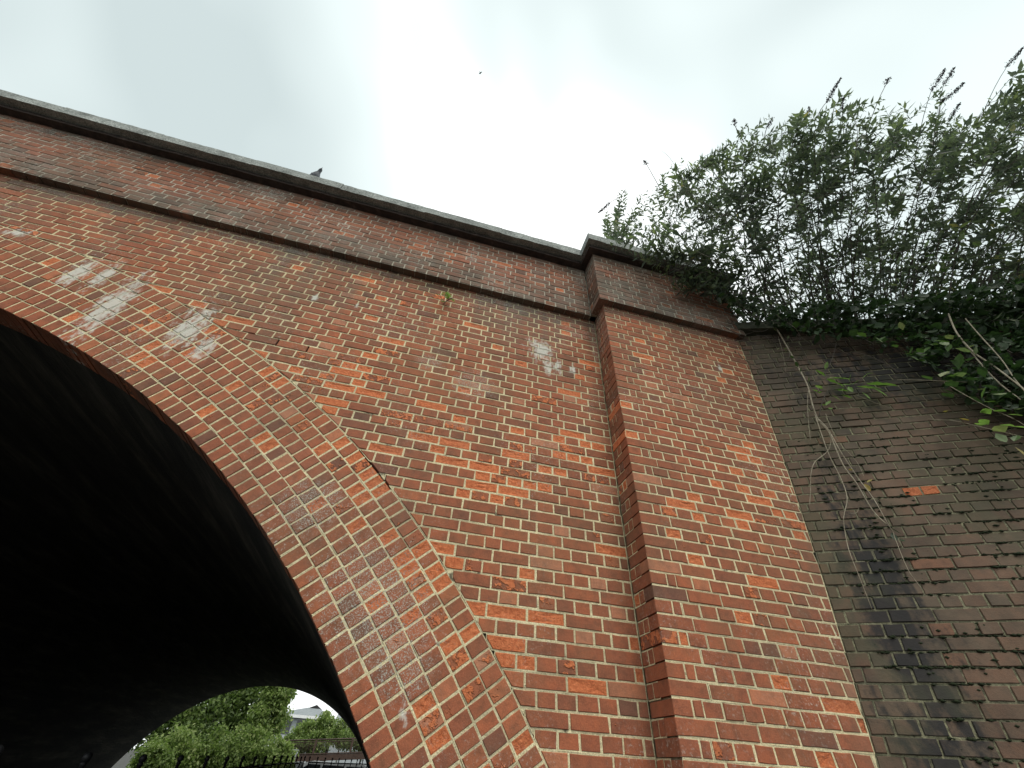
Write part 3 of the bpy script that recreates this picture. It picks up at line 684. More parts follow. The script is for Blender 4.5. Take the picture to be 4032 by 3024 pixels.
SPK = [(3200, 500, 3312, 305, 3256, 400), (3600, 640, 3722, 270, 3668, 355), (3690, 560, 3757, 266, 3716, 330), (3690, 560, 3797, 325, 3710, 400), (3850, 500, 4028, 186, 3965, 262), (3400, 560, 3505, 305, 3490, 330), (3010, 560, 3042, 462, 3022, 500), (3500, 600, 3780, 405, 3740, 470), (3330, 560, 3322, 385, 3318, 440),
       (2930, 560, 2890, 470, 2892, 490), (2460, 770, 2356, 838, 2400, 800), (2620, 780, 2535, 632, 2545, 645), (4000, 620, 4060, 330, 4050, 380), (3150, 620, 3185, 420, 3180, 450)]
for bu, bv, tu, tv, su, sv_ in SPK:
    dep = lerp1(tu, [(2370, 6.2), (2600, 5.6), (2900, 5.0), (3400, 4.8), (4200, 4.6)]); a = CP + ray(bu, bv) * dep; b = CP + ray(su, sv_) * dep; c = CP + ray(tu, tv) * (dep - .05)
    bi = 0 if tu < 2950 else 1 if tu < 3350 else 2; pts = bez(a, a.lerp(b, .6) + Vector((0, 0, .06)), b, 5) + bez(b, b.lerp(c, .5) + rv(.01), c, 5)[1:]
    bushes[bi][2].tube(pts, [.005 - .0004 * i for i in range(11)], 4, cap=False); mb = MB(); ln = (c - b).length
    for i in range(int(300 * ln / .3) + 20):
        t_ = random.random(); w_ = .034 * (1 - t_ * .75) * (.4 + .6 * min(1, t_ * 5)); p = pts[5 + min(4, int(t_ * 5))].lerp(pts[6 + min(4, int(t_ * 5))], (t_ * 5) % 1) + rv(w_ * .55); r_ = random.uniform(.003, .007)
        mb.add([p + Vector(q) * r_ for q in ((1, 0, 0), (-1, 0, 0), (0, 1, 0), (0, -1, 0), (0, 0, 1), (0, 0, -1))], [(0, 2, 4), (2, 1, 4), (1, 3, 4), (3, 0, 4), (2, 0, 5), (1, 2, 5), (3, 1, 5), (0, 3, 5)], (1, 1, 1, 1), True)
    e_ = bushes[bi][0]; o = mb.obj('flower_spike', M['spike'], e_, org=b - Vector((0, 0, 0))); o.location = b - e_.location
for e_, rg, mbs, mbl in bushes:
    for nm, q, mt in (('stems', mbs, M['stem']), ('foliage', mbl, M['bud'])): o = q.obj(nm, mt, e_, kind='stuff'); o.matrix_parent_inverse = Matrix.Translation(-e_.location)
# ivy mat over the wing wall coping
IVY = [(2790, 1120), (2900, 1170), (3000, 1220), (3300, 1190), (3700, 1150), (4150, 1080), (4700, 1040), (4700, 1700), (4150, 1680), (4000, 1640), (3900, 1600), (3760, 1540), (3640, 1420), (3480, 1380), (3400, 1330), (3200, 1320), (3080, 1290), (2960, 1280), (2860, 1220)]
ivy = empty('ivy', wing(1.2, wc(1.2), .1) + Vector((0, 0, .14)), 'dark ivy mat draped over the wing wall coping', 'ivy'); mbl = MB(); mbs = MB(); k = 0
while k < 7600:
    u, v = random.uniform(2780, 4700), random.uniform(1040, 1700)
    if not in_poly(u, v, IVY): continue
    if v > 1340 and u < 3620 and (noise.noise(Vector((u / 90, v / 90, 4))) < .05 or random.random() < .35): continue
    if v > 1340 and u >= 3620 and noise.noise(Vector((u / 80, v / 80, 4))) < -.15: continue
    p = wall_hit(u, v, random.uniform(.10, .22)) if v > 1270 else None
    if p is None or p.z - H0 > wc(max(0, p.x - 3)) - .02: ti = min(range(len(TOP)), key=lambda q_: abs(TOPU[q_] - u)); p = CP + ray(u, v) * ((wing(TOP[ti][0], wc(TOP[ti][0]) + .1, -.12) - CP).dot(CW) + random.uniform(-.12, .22))
    l = random.choice((.03, .04, .05, .065, .09)) * random.uniform(.8, 1.2); leaf(mbl, p, Vector((random.gauss(-.2, .7), random.gauss(-.4, .6), random.gauss(-.3, .6))), Vector((-.3, -.5, .7)) + rv(.6), l, l * .8, max(0, min(1, random.gauss(.16, .13) + .12 * noise.noise(p * 2))), .2, .15, True); k += 1
for _ in range(130):
    u, v = random.uniform(2850, 4100), random.uniform(1150, 1400); p = wall_hit(u, max(v, 1320), .08) if v > 1300 else CP + ray(u, v) * 4.6
    if p is None: continue
    q = p + Vector((random.gauss(.1, .2), random.gauss(-.05, .1), random.gauss(-.1, .2))); mbs.tube(bez(p, p.lerp(q, .5) + rv(.05), q, 4), [.004, .0035, .003, .0025, .002], 4, cap=False)
for nm, q, mt in (('stems', mbs, M['stem']), ('foliage', mbl, M['bram'])): o = q.obj(nm, mt, ivy, kind='stuff'); o.matrix_parent_inverse = Matrix.Translation(-ivy.location)
# bramble hanging at the right: canes and single large leaves
def crop(x0, y0, k, L_): return [(x0 + a * k, y0 + b * k) for a, b in L_]
def wall_line(pix, outs): return [p for p in (wall_hit(u, v, o_) for (u, v), o_ in zip(pix, outs)) if p]
def hang(name, lab, cat, lines, mat, org):
    e_ = empty(name, org, lab, cat)
    for pix, r0, r1, out in lines:
        n = len(pix); pts = wall_line(pix, [out + .02 * math.sin(i * 1.7) for i in range(n)]); n = len(pts)
        mb = MB(); dense = []
        for i in range(n - 1):
            a, b = pts[i], pts[i + 1]; pa, pb = pts[max(i - 1, 0)], pts[min(i + 2, n - 1)]
            for t_ in (0, .25, .5, .75):
                dense.append(.5 * ((2 * a) + (b - pa) * t_ + (2 * pa - 5 * a + 4 * b - pb) * t_ * t_ + (3 * a - pa - 3 * b + pb) * t_ ** 3))
        dense.append(pts[-1]); m_ = len(dense)
        mb.tube(dense, [r0 + (r1 - r0) * i / (m_ - 1) for i in range(m_)], 5); o = mb.obj('cane', mat, e_); o.matrix_parent_inverse = Matrix.Translation(-Vector(org))
    return e_
def big_leaf(e_, u, v, out, ln, wr, c, mat, ang=None):
    p = wall_hit(u, v, out)
    if p is None: return
    mb = MB(); a = ang if ang is not None else random.uniform(0, 6.28)
    d = Vector((math.cos(a), -.35 + .2 * math.sin(a * 3), math.sin(a) * .7)); nrm = Vector((-.25, -.45, .85)) + rv(.2)
    leaf(mb, p, d, nrm, ln, ln * wr, c, .25, .12, True); o = mb.obj('leaf', mat, e_, org=p); o.location = p - e_.location
k5 = .4822; kb = .3617
bl = [(crop(3300, 700, k5, [(900, 1110), (970, 1270), (1100, 1420), (1260, 1530), (1420, 1650), (1560, 1760)]), .008, .006, .24), (crop(3300, 700, k5, [(960, 1260), (1060, 1390), (1200, 1560), (1330, 1690), (1500, 1820)]), .007, .005, .20),
      (crop(3300, 700, k5, [(1040, 1150), (1160, 1290), (1330, 1480), (1440, 1640), (1540, 1760)]), .005, .004, .26), (crop(3500, 1300, kb, [(90, 540), (400, 545), (700, 560), (940, 568)]), .002, .003, .22), (crop(3500, 1300, kb, [(600, 570), (820, 700), (1100, 850), (1350, 960), (1500, 1050)]), .003, .002, .24), (crop(3500, 1300, kb, [(420, 970), (700, 985), (960, 1045), (1200, 1100), (1480, 1165)]), .003, .003, .2), (crop(3500, 1300, kb, [(700, 280), (800, 330), (890, 375)]), .003, .002, .1)]
br_o = hang('bramble', 'bramble with pale canes and large leaves hanging at the right edge', 'bramble', bl, M['cane'], wall_hit(3740, 1330, .1))
for x_, y_, l_, c in [(470, 545, .085, .5), (560, 510, .10, .9), (700, 505, .09, .7), (800, 510, .10, .85), (1160, 690, .09, .86), (700, 100, .08, .9), (480, 110, .10, .72), (570, 125, .08, .8), (720, 195, .09, .86), (830, 190, .09, .9), (190, 265, .085, .62), (230, 270, .07, .65), (380, 245, .075, .62), (350, 265, .07, .55),
                      (1160, 1120, .075, .8), (1270, 1110, .09, .9), (1370, 1270, .07, .97), (1360, 1210, .06, .6), (760, 430, .12, .5), (640, 235, .07, .7), (660, 330, .07, .5), (560, 640, .09, .35), (740, 620, .11, .3), (960, 640, .05, .9), (520, 210, .06, .6), (950, 270, .06, .85), (1400, 860, .06, .88), (450, 150, .07, .74), (880, 330, .07, .4), (1050, 520, .08, .35), (1000, 600, .08, .3), (700, 740, .09, .25), (870, 720, .08, .25), (300, 320, .05, .6), (760, 960, .05, 1.0), (620, 890, .04, .98)]:
    u, v = crop(3500, 1300, kb, [(x_, y_)])[0]; big_leaf(br_o, u, v, random.uniform(.22, .30), l_ * 1.15, random.uniform(.62, .85), c, M['bram'])
for x_, y_, a_ in [(1040, 895, 3.3), (1130, 875, .2), (1110, 915, 3.0), (1290, 915, -.1), (1000, 1045, 3.4), (1090, 1030, 2.9), (1200, 1030, .1), (1320, 1045, -.1), (1040, 780, .4), (1010, 745, 1.5)]:
    u, v = crop(3500, 1300, kb, [(x_, y_)])[0]; big_leaf(br_o, u, v, .26, random.uniform(.09, .12), .5, random.uniform(.3, .9), M['lime_leaf'], a_)
for x_, y_, c in [(380, 1210, .9), (450, 1215, .86), (570, 1205, .88), (640, 1200, .8), (530, 1245, .9), (740, 1215, .92), (770, 1205, .95), (230, 1300, .7), (300, 1300, .82), (340, 1330, .5), (540, 1440, .65), (590, 1445, .6), (700, 1430, .6), (480, 1385, .6), (880, 1060, .86), (850, 1040, .82), (920, 1030, .8), (960, 935, .93), (1380, 290, .8), (1400, 300, .82), (1350, 210, .8), (1150, 560, .82), (700, 640, .72), (880, 770, .7), (900, 670, .6)]:
    u, v = crop(3300, 700, k5, [(x_, y_)])[0]; p = None
    if v > 1300: big_leaf(br_o, u, v, random.uniform(.24, .3), random.uniform(.07, .10), .7, c, M['bram'])
    else:
        p = CP + ray(u, v) * 4.3; mb = MB(); leaf(mb, p, Vector((random.choice((-1, 1)), -.4, .1)), Vector((-.3, -.5, .8)) + rv(.2), .1, .07, c, .25, .1, True); o = mb.obj('leaf', M['bram'], br_o); o.matrix_parent_inverse = Matrix.Translation(-br_o.location)
# bare vine hanging down the wing wall
kc = 1182 / 2179
vl = [(crop(2850, 1250, kc, [(320, -20), (400, 110), (480, 250), (560, 400), (610, 500), (645, 640), (690, 750), (760, 830), (860, 1060), (960, 1200), (1080, 1400), (1180, 1500)]), .0075, .0045, .08), (crop(2850, 1250, kc, [(660, 700), (720, 880), (770, 1010), (850, 1170), (895, 1310), (870, 1450), (880, 1560), (900, 1660), (930, 1750)]) + crop(3050, 2100, .557, [(600, 310), (690, 540)]), .004, .002, .07),
      (crop(2850, 1250, kc, [(690, 740), (770, 830), (775, 920), (740, 985), (660, 1050), (632, 1140), (630, 1250), (622, 1370)]), .004, .0022, .07), (crop(2850, 1250, kc, [(780, 850), (840, 960), (930, 1100), (1000, 1200), (1090, 1320), (1180, 1480), (1230, 1560)]) + crop(3050, 2100, .557, [(850, 30), (940, 250), (1040, 390)]), .004, .0018, .1),
      (crop(2850, 1250, kc, [(615, 520), (608, 600), (612, 720), (630, 905)]), .003, .0018, .06), (crop(2850, 1250, kc, [(440, 20), (520, 80), (560, 140), (625, 188)]), .002, .001, .12), (crop(2850, 1250, kc, [(395, 140), (430, 270), (450, 400)]), .002, .001, .07), (crop(2850, 1250, kc, [(740, 700), (770, 780), (830, 900), (960, 1040), (1020, 1160)]), .002, .001, .08),
      (crop(2850, 1250, kc, [(900, 1420), (960, 1420), (980, 1385)]), .0015, .001, .05), (crop(2850, 1250, kc, [(960, 560), (1100, 620), (1250, 670)]), .002, .001, .06)]
vine = hang('hanging_vine', 'long bare vine stems hanging down the wing wall', 'vine', vl, M['cane'], wall_hit(3000, 1310, .07))
for x_, y_, l_, c, mt in [(385, 235, .05, .9, 'bram'), (450, 230, .05, .95, 'lime_leaf'), (445, 248, .045, .3, 'lime_leaf'), (380, 100, .05, .8, 'bram'), (460, 160, .05, .85, 'bram'), (540, 360, .06, .5, 'bram'), (555, 400, .05, .6, 'bram'), (510, 300, .05, .5, 'bram'), (690, 635, .075, .4, 'lime_leaf'), (740, 640, .08, .6, 'lime_leaf'), (770, 655, .07, .5, 'lime_leaf'), (620, 470, .05, .8, 'bram'), (930, 1110, .05, 1, 'bram'), (1020, 1205, .07, 1, 'bram'), (1040, 1200, .06, .97, 'bram'), (1195, 1520, .07, .02, 'bram'), (1215, 1560, .07, .0, 'bram'), (1290, 1610, .06, .05, 'bram')]:
    u, v = crop(2850, 1250, kc, [(x_, y_)])[0]; big_leaf(vine, u, v, .08, l_, .5, c, M[mt])
# leafy sapling rooted in the wing wall
sap = hang('wall_sapling', 'bright leafy sapling sprouting from the wing wall face', 'sapling', [(crop(2850, 1250, kc, [(690, 720), (720, 600), (760, 540), (860, 510), (980, 490), (1060, 470)]), .004, .0015, .07), (crop(2850, 1250, kc, [(725, 590), (760, 500), (735, 400), (728, 350)]), .0025, .001, .08)], M['stem'], wall_hit(*crop(2850, 1250, kc, [(690, 720)])[0], .0))
for x_, y_, a_, l_ in [(1030, 480, .2, .13), (1080, 480, -.1, .14), (1010, 490, -.8, .12), (1060, 500, -1.2, .11), (1010, 440, 1.0, .07), (1040, 410, .6, .06), (960, 500, -.4, .09), (930, 490, .9, .08), (900, 500, -1.8, .07), (880, 510, 2.5, .08), (860, 490, .5, .09), (840, 520, -2.2, .08), (820, 480, 2.7, .08), (800, 520, -.5, .08), (780, 440, .2, .10), (760, 440, .5, .09), (740, 430, 2.4, .08), (735, 380, 1.4, .06), (720, 520, 2.9, .07), (700, 550, -2.6, .07), (820, 440, .1, .09), (780, 560, -1.2, .06), (850, 560, -.9, .06), (1000, 540, -1.4, .07), (680, 540, 3.2, .06), (910, 470, 1.6, .06)]:
    u, v = crop(2850, 1250, kc, [(x_, y_)])[0]; big_leaf(sap, u, v, random.uniform(.09, .15), l_ * 1.35, .40, random.uniform(.2, .9), M['lime_leaf'], a_)
# seedling in the spandrel
sd_p = Vector((-.215, 0, 3.245 + H0)); seed = empty('wall_seedling', sd_p, 'small green seedling rooted in the spandrel brickwork under the parapet', 'seedling'); mb = MB()
for k in range(5): e2 = Vector((random.uniform(-.07, .10), -random.uniform(.05, .10), random.uniform(.02, .09))); mb.tube(bez(Vector((0, .01, 0)), e2 * .5 + Vector((0, -.02, .03)), e2, 4), [.002] * 5, 4); mb.sm = mb.sm
mb.obj('stem', M['stem'], seed)
for k in range(22):
    p = Vector((random.uniform(-.06, .09), -random.uniform(.03, .10), random.uniform(0, .09))); mb = MB(); l = random.uniform(.04, .075); leaf(mb, Vector((0, 0, 0)), Vector((random.gauss(0, .8), -.3, random.gauss(-.1, .5))), Vector((0, -.4, .9)) + rv(.2), l, l * .38, random.uniform(.3, .9), .25, .2)
    o = mb.obj('leaf', M['lime_leaf'], seed); o.location = p
# moss in the open joints of the wing wall
mb = MB()
for _ in range(7000):
    z = 3.4595 - .075 * random.randint(18, 60); s_ = random.uniform(.15, 3.2)
    if noise.noise(Vector((s_ * 3, z * 4.2, 7))) < .0: continue
    if random.random() < .18: z += random.uniform(0, .075)
    p = wing(s_ , z + random.gauss(0, .003), random.uniform(-.004, .006)); r_ = random.uniform(.005, .013); ax = wing(s_ + .1, z, 0) - wing(s_, z, 0); ax = ax.normalized() * r_ * random.uniform(1.0, 2.2); nn = Vector((-.5, -.85, 0)) * r_ * .9; up = Vector((0, 0, r_ * .8))
    mb.add([p + ax, p - ax, p + nn, p - nn, p + up, p - up], [(0, 2, 4), (2, 1, 4), (1, 3, 4), (3, 0, 4), (2, 0, 5), (1, 2, 5), (3, 1, 5), (0, 3, 5)], (1, 1, 1, 1), True)
mb.obj('moss', M['moss'], label='dark moss tufts in the joints of the wing wall', cat='moss', kind='stuff')
# ---------------------------------------------------------------- razor wire coil, pigeon, bird
M['wire'] = rough_mat('galvanised_wire', [(.3, (.08, .12, .12)), (.7, (.17, .22, .22))], 20, .001, .5)
p0 = at_y(2395, 872, .25); coil = MB(); r_ = .2; pts = []
for i in range(150): g = i * .3; pts.append(Vector((p0.x - .03 + i * .0085, p0.y + .02 + r_ * math.sin(g), p0.z - r_ + r_ * math.cos(g))))
e_ = empty('razor_wire', (p0.x, p0.y, Z4 + H0), 'coil of razor wire behind the pilaster coping', 'razor wire')
coil.tube(pts, .0042, 5, cap=False); o = coil.obj('coil', M['wire'], e_); o.matrix_parent_inverse = Matrix.Translation(-e_.location); mb = MB()
for i in range(2, 148, 2):
    p = pts[i]; t_ = (pts[i + 1] - pts[i - 1]).normalized(); a = t_.orthogonal().normalized() * .017; mb.add([p + t_ * .014, p + a, p - t_ * .014, p - a], [(0, 1, 2, 3)])
    mb.add([p + t_ * .014 + Vector((0, 0, .002)), p + t_.cross(a), p - t_ * .014 + Vector((0, 0, .002)), p - t_.cross(a)], [(0, 1, 2, 3)])
o = mb.obj('barbs', M['wire'], e_, kind='stuff'); o.matrix_parent_inverse = Matrix.Translation(-e_.location)
def bird_body(secs, n=12):
    """loft of (x, z, half width, half height) sections along x"""
    vv = []; ff = []
    for x_, z_, a, b in secs:
        for k in range(n): g = 2 * math.pi * k / n; vv.append((x_, a * math.cos(g), z_ + b * math.sin(g)))
    for i in range(len(secs) - 1):
        for k in range(n): k2 = (k + 1) % n; ff.append((i * n + k, i * n + k2, (i + 1) * n + k2, (i + 1) * n + k))
    ff += [tuple(range(n))[::-1], tuple((len(secs) - 1) * n + k for k in range(n))]; return vv, ff
M['feather'] = rough_mat('grey_feathers', [(.3, (.06, .065, .075)), (.55, (.13, .14, .155)), (.8, (.22, .23, .25))], 28, .002, .7)
M['feather_d'] = rough_mat('dark_feathers', [(.3, (.03, .032, .04)), (.7, (.07, .075, .09))], 40, .002, .6)
M['horn'] = rough_mat('horn_beak', [(.3, (.10, .07, .06)), (.7, (.20, .14, .11))], 40, .001, .5)
pg = empty('pigeon', (-1.935, -.175, Z4 + H0), 'grey pigeon perched on the bridge coping', 'pigeon'); pg.rotation_euler = (0, R(-14), R(-58)); pg.scale = (.88, .88, .88)
mb = MB(); vv, ff = bird_body([(-.20, .075, .004, .003), (-.17, .078, .022, .008), (-.11, .085, .035, .022), (-.06, .092, .052, .042), (0, .098, .058, .054), (.045, .106, .053, .055), (.075, .125, .040, .044), (.092, .152, .027, .031), (.104, .178, .021, .023), (.118, .196, .022, .023), (.136, .200, .017, .018), (.148, .197, .008, .009)], 14)
mb.add(vv, ff, (1, 1, 1, 1), True); mb.obj('body', M['feather'], pg)
for sg in (1, -1):
    mb = MB(); vv, ff = bird_body([(-.17, .085, .002, .003), (-.12, .09, .005, .016), (-.05, .10, .008, .032), (.01, .108, .008, .034), (.05, .112, .004, .018)], 8)
    mb.add([(x_, y_ + sg * (.052 if x_ > -.1 else .034), z_) for x_, y_, z_ in vv], ff, (1, 1, 1, 1), True); mb.obj('wing', M['feather_d'], pg)
    mb = MB(); mb.tube([(0, sg * .022, .05), (.005, sg * .022, .012)], .004, 5)
    for g in (-.5, 0, .5): mb.tube([(.005, sg * .022, .010), (.005 + .03 * math.cos(g), sg * .022 + .03 * math.sin(g), .004)], .003, 4)
    mb.tube([(.005, sg * .022, .010), (-.016, sg * .022, .004)], .003, 4); mb.obj('leg', M['horn'], pg)
mb = MB(); mb.tube([(.146, 0, .197), (.160, 0, .194), (.170, 0, .189)], [.006, .004, .001], 6); mb.obj('beak', M['horn'], pg)
fb = empty('flying_bird', CP + ray(1891, 287) * 38, 'tiny dark bird flying high in the white sky', 'bird'); fb.rotation_euler = (.2, .1, .8); mb = MB(); vv, ff = bird_body([(-.12, 0, .02, .006), (-.05, 0, .03, .025), (.03, 0, .035, .03), (.09, .01, .02, .02), (.13, .01, .004, .004)], 8); mb.add(vv, ff, (1, 1, 1, 1), True); mb.obj('body', M['feather_d'], fb)
for sg in (1, -1): mb = MB(); mb.add([(.04, sg * .02, .01), (.05, sg * .10, .05), (0, sg * .2, .04), (-.03, sg * .1, .045), (-.03, sg * .02, .01), (.04, sg * .02, .018), (.05, sg * .10, .058), (0, sg * .2, .046), (-.03, sg * .1, .052), (-.03, sg * .02, .018)], [(0, 1, 2, 3, 4), (9, 8, 7, 6, 5)] + [(k, (k + 1) % 5, 5 + (k + 1) % 5, 5 + k) for k in range(5)]); mb.obj('wing', M['feather_d'], fb)
# ---------------------------------------------------------------- railings under the arch
M['black'] = rough_mat('black_paint', [(.3, (.008, .008, .009)), (.7, (.018, .018, .02))], 30, .001, .45)
def sphere_mesh(r, mat):
    bm = bmesh.new(); bmesh.ops.create_uvsphere(bm, u_segments=10, v_segments=8, radius=r); me = bpy.data.meshes.new('finial'); bm.to_mesh(me); bm.free(); me.materials.append(mat); me.polygons.foreach_set('use_smooth', [True] * len(me.polygons)); return me
def railing(name, label, posts, zf):
    e_ = empty(name, (posts[0][0], posts[0][1], 0), label, 'railing', 'black ball-topped railings'); fm = sphere_mesh(.03, M['black']); n = len(posts)
    mb = MB(); bars = MB()
    for i in range(n - 1):
        a, b = Vector((*posts[i], zf[i])), Vector((*posts[i + 1], zf[i + 1]))
        for dz in (-.115, -.28, -1.25): mb.tube([a + Vector((0, 0, dz)), b + Vector((0, 0, dz))], .017 if dz > -.2 else .012, 4)
        for k in range(1, 9): p = a.lerp(b, k / 9); bars.tube([p + Vector((0, 0, -1.25)), p + Vector((0, 0, -.115))], .006, 4)
    for q, nm, kd in ((mb, 'rail', None), (bars, 'infill_bars', 'stuff')): o = q.obj(nm, M['black'], e_, kind=kd); o.matrix_parent_inverse = Matrix.Translation(-e_.location)
    for (x_, y_), z_ in zip(posts, zf):
        mb = MB(); mb.tube([(0, 0, -z_), (0, 0, -.045), (0, 0, -.04), (0, 0, -.03), (0, 0, -.02)], [.017, .017, .022, .022, .010], 8); o = mb.obj('post', M['black'], e_); o.location = (x_ - e_.location.x, y_ - e_.location.y, z_)
        f = bpy.data.objects.new('finial', fm); put('finial', f, o)
XR = -1.9; pa = []; za = []
EL = [-.019, -.018, -.0178, -.017, -.0143, -.0113, -.0095, -.0079, -.0063, -.0046, -.0035, -.0021, -.0012, -.001, -.0008, -.0007, -.0004, .0003]
for i, el in enumerate(EL):
    n = i - 3; y_ = 1.9 * (2.385 + .539 * n) - 2.4787; pa.append((XR, y_)); za.append(H0 + el * (y_ + 2.4787))
railing('path_railing', 'near black railing with ball finials running into the tunnel', pa, za)
n = 13; pb = [(XR + .05 + (2.6) * (i / (n - 1)) ** 1.0, 17.5 + 6.2 * i / (n - 1)) for i in range(n)]
railing('exit_railing', 'far black railing with ball finials slanting across the tunnel exit', pb, [H0 + (.0004 + .0019 * i / (n - 1)) * (p[1] + 2.5) for i, p in enumerate(pb)])
# ---------------------------------------------------------------- what stands beyond the tunnel
M['white'] = rough_mat('white_paint', [(.3, (.62, .64, .64)), (.7, (.8, .8, .79))], 3, .001, .4)
M['glass'] = newmat('dark_glass')[0]; gb = M['glass'].node_tree.nodes['Principled BSDF']; gb.inputs['Base Color'].default_value = (.02, .025, .03, 1); gb.inputs['Roughness'].default_value = .08
M['rubber'] = rough_mat('rubber', [(.3, (.01, .01, .01)), (.7, (.025, .025, .025))], 30, .002)
M['brownwood'] = rough_mat('brown_painted_steel', [(.3, (.045, .028, .022)), (.7, (.09, .058, .045))], 8, .002, .6)
M['slate'] = rough_mat('pale_slate', [(.3, (.17, .19, .20)), (.7, (.27, .29, .30))], 3, .01)
M['render'] = rough_mat('pale_render', [(.3, (.30, .33, .35)), (.7, (.42, .45, .46))], 1, .004)
M['bark'] = rough_mat('bark', [(.3, (.04, .033, .026)), (.7, (.10, .085, .07))], 10, .01)
M['birch'] = rough_mat('birch_bark', [(.35, (.06, .05, .05)), (.5, (.50, .48, .43)), (.8, (.62, .60, .55))], 8, .004)
M['concrete'] = rough_mat('concrete', [(.3, (.25, .27, .27)), (.7, (.38, .40, .39))], 6, .003)
# car side-on: body, cabin, windows, wheels
car = empty('parked_car', (-1.85, 25.2, 0), 'white car parked beyond the tunnel behind the railing', 'car'); mb = MB()
side = [(-2.35, .35), (-2.4, .75), (-2.3, .92), (-1.5, 1.0), (2.2, .98), (2.35, .8), (2.35, .35)]; vv = [(x_, -.85, z_) for x_, z_ in side] + [(x_, .85, z_) for x_, z_ in side]; n = len(side)
mb.add(vv, [tuple(range(n)), tuple(range(2 * n - 1, n - 1, -1))] + [(i, n + i, n + (i + 1) % n, (i + 1) % n) for i in range(n)]); bd = mb.obj('body', M['white'], car)
mb = MB(); cab = [(-1.5, 1.0, .8), (2.2, .98, .8), (2.0, 1.44, .62), (1.8, 1.49, .6), (-.5, 1.51, .6), (-.75, 1.46, .62)]; vv = [(x_, -w_, z_) for x_, z_, w_ in cab] + [(x_, w_, z_) for x_, z_, w_ in cab]
mb.add(vv, [tuple(range(6)), tuple(range(11, 5, -1))] + [(i, 6 + i, 6 + (i + 1) % 6, (i + 1) % 6) for i in range(6)]); mb.obj('cabin', M['white'], car)
for x0, x1 in ((-1.2, -.1), (0, .95), (1.05, 1.95)):
    mb = MB(); mb.add([(x0, -.81, 1.04), (x1, -.81, 1.04), (min(x1, 1.85), -.66, 1.40), (max(x0, -.62), -.66, 1.40)], [(0, 1, 2, 3)]); mb.obj('window', M['glass'], car)
for x_ in (-1.5, 1.45):
    for y_ in (-.78, .78):
        mb = MB(); mb.tube([(0, -.1, 0), (0, .1, 0)], .31, 16); o = mb.obj('wheel', M['rubber'], car); o.location = (x_, y_, .31)
# footbridge
fbg = empty('footbridge', (-2.5, 40, 0), 'brown railed footbridge beyond the tunnel', 'footbridge')
def fpt(t_, z0, z1): return Vector((-6.2 + 8.0 * t_ + 2.5, -1.2 * t_, H0 + z0 + (z1 - z0) * t_))
mb = MB(); mb.tube([fpt(0, .80, 1.45), fpt(1, .80, 1.45)], .045, 4); mb.obj('top_rail', M['brownwood'], fbg)
mb = MB(); mb.tube([fpt(0, .68, 1.33), fpt(1, .68, 1.33)], .025, 4); mb.obj('rail', M['brownwood'], fbg)
mb = MB(); a, b = fpt(0, -.02, .63), fpt(1, -.02, .63); mb.add([a, b, b + Vector((0, 1.6, 0)), a + Vector((0, 1.6, 0)), a - Vector((0, 0, .34)), b - Vector((0, 0, .34)), b + Vector((0, 1.6, -.34)), a + Vector((0, 1.6, -.34))], [(0, 1, 2, 3), (7, 6, 5, 4), (0, 4, 5, 1), (3, 2, 6, 7), (0, 3, 7, 4), (1, 5, 6, 2)]); mb.obj('deck_beam', M['brownwood'], fbg)
mb = MB(); a, b = fpt(0, .02, .67), fpt(1, .02, .67); mb.tube([a, b], .04, 4); mb.obj('kerb_rail', M['brownwood'], fbg)
bm_ = MB(); bm_.tube([(0, 0, 0), (0, 0, .72)], .013, 4); bme = bm_.mesh('baluster', M['brownwood'])
for i in range(85): o = bpy.data.objects.new('baluster', bme); put('baluster', o, fbg); o.location = fpt((i + .5) / 85, .0, .65)
for t_ in (.02, .3, .62, .98): mb = MB(); p = fpt(t_, 0, .65); mb.box((p.x - .06, p.y - .03, p.z), (p.x + .06, p.y + .05, p.z + .84)); mb.obj('post', M['brownwood'], fbg)
for t_ in (.05, .95): mb = MB(); p = fpt(t_, 0, .65); mb.box((p.x - .2, p.y + .2, -.05), (p.x + .2, p.y + 1.4, p.z - .3)); mb.obj('pier', M['concrete'], fbg)
p = at_y(1152, 2960, 31); gp = MB(); h = at_y(1158, 2950, 31).z; gp.box((-.24, -.2, 0), (.24, .2, h)); gp.box((-.28, -.24, h - .06), (.28, .24, h + .001)); gpo = gp.obj('concrete_post', M['concrete'], label='square grey concrete post left of the footbridge', cat='post'); gpo.location = (p.x, 31, 0)
# building with grey roofs
bl_ = empty('office_building', (-6.5, 70, 0), 'pale building with grey pitched roofs and white fascias beyond the trees', 'building')
mb = MB(); mb.box((-5.4, 0, 0), (1.0, 12, 3.85 + H0)); mb.obj('wall', M['render'], bl_)
mb = MB(); x0, x1, ze, zt = -5.9, 1.4, 3.9 + H0, 5.0 + H0
mb.add([(x0, -.5, ze), (x1, -.5, ze), (x1, 12.5, ze), (x0, 12.5, ze), (-2.6, 3.5, zt), (-1.2, 3.5, zt)], [(0, 1, 5, 4), (1, 2, 5), (2, 3, 4, 5), (3, 0, 4), (3, 2, 1, 0)]); rf = mb.obj('roof', M['slate'], bl_)
mb = MB(); mb.add([(-2.5, 3.2, zt - .05), (-.9, 3.2, zt - .05), (-1.6, 3.4, zt + .35), (-2.5, 5, zt - .05), (-.9, 5, zt - .05), (-1.6, 4.8, zt + .35)], [(0, 1, 2), (5, 4, 3), (0, 2, 5, 3), (1, 4, 5, 2)]); mb.obj('ridge_vent', M['rubber'], rf)
mb = MB(); mb.box((x0, -.62, ze - .28), (x1, -.5, ze + .02)); mb.obj('fascia', M['white'], bl_)
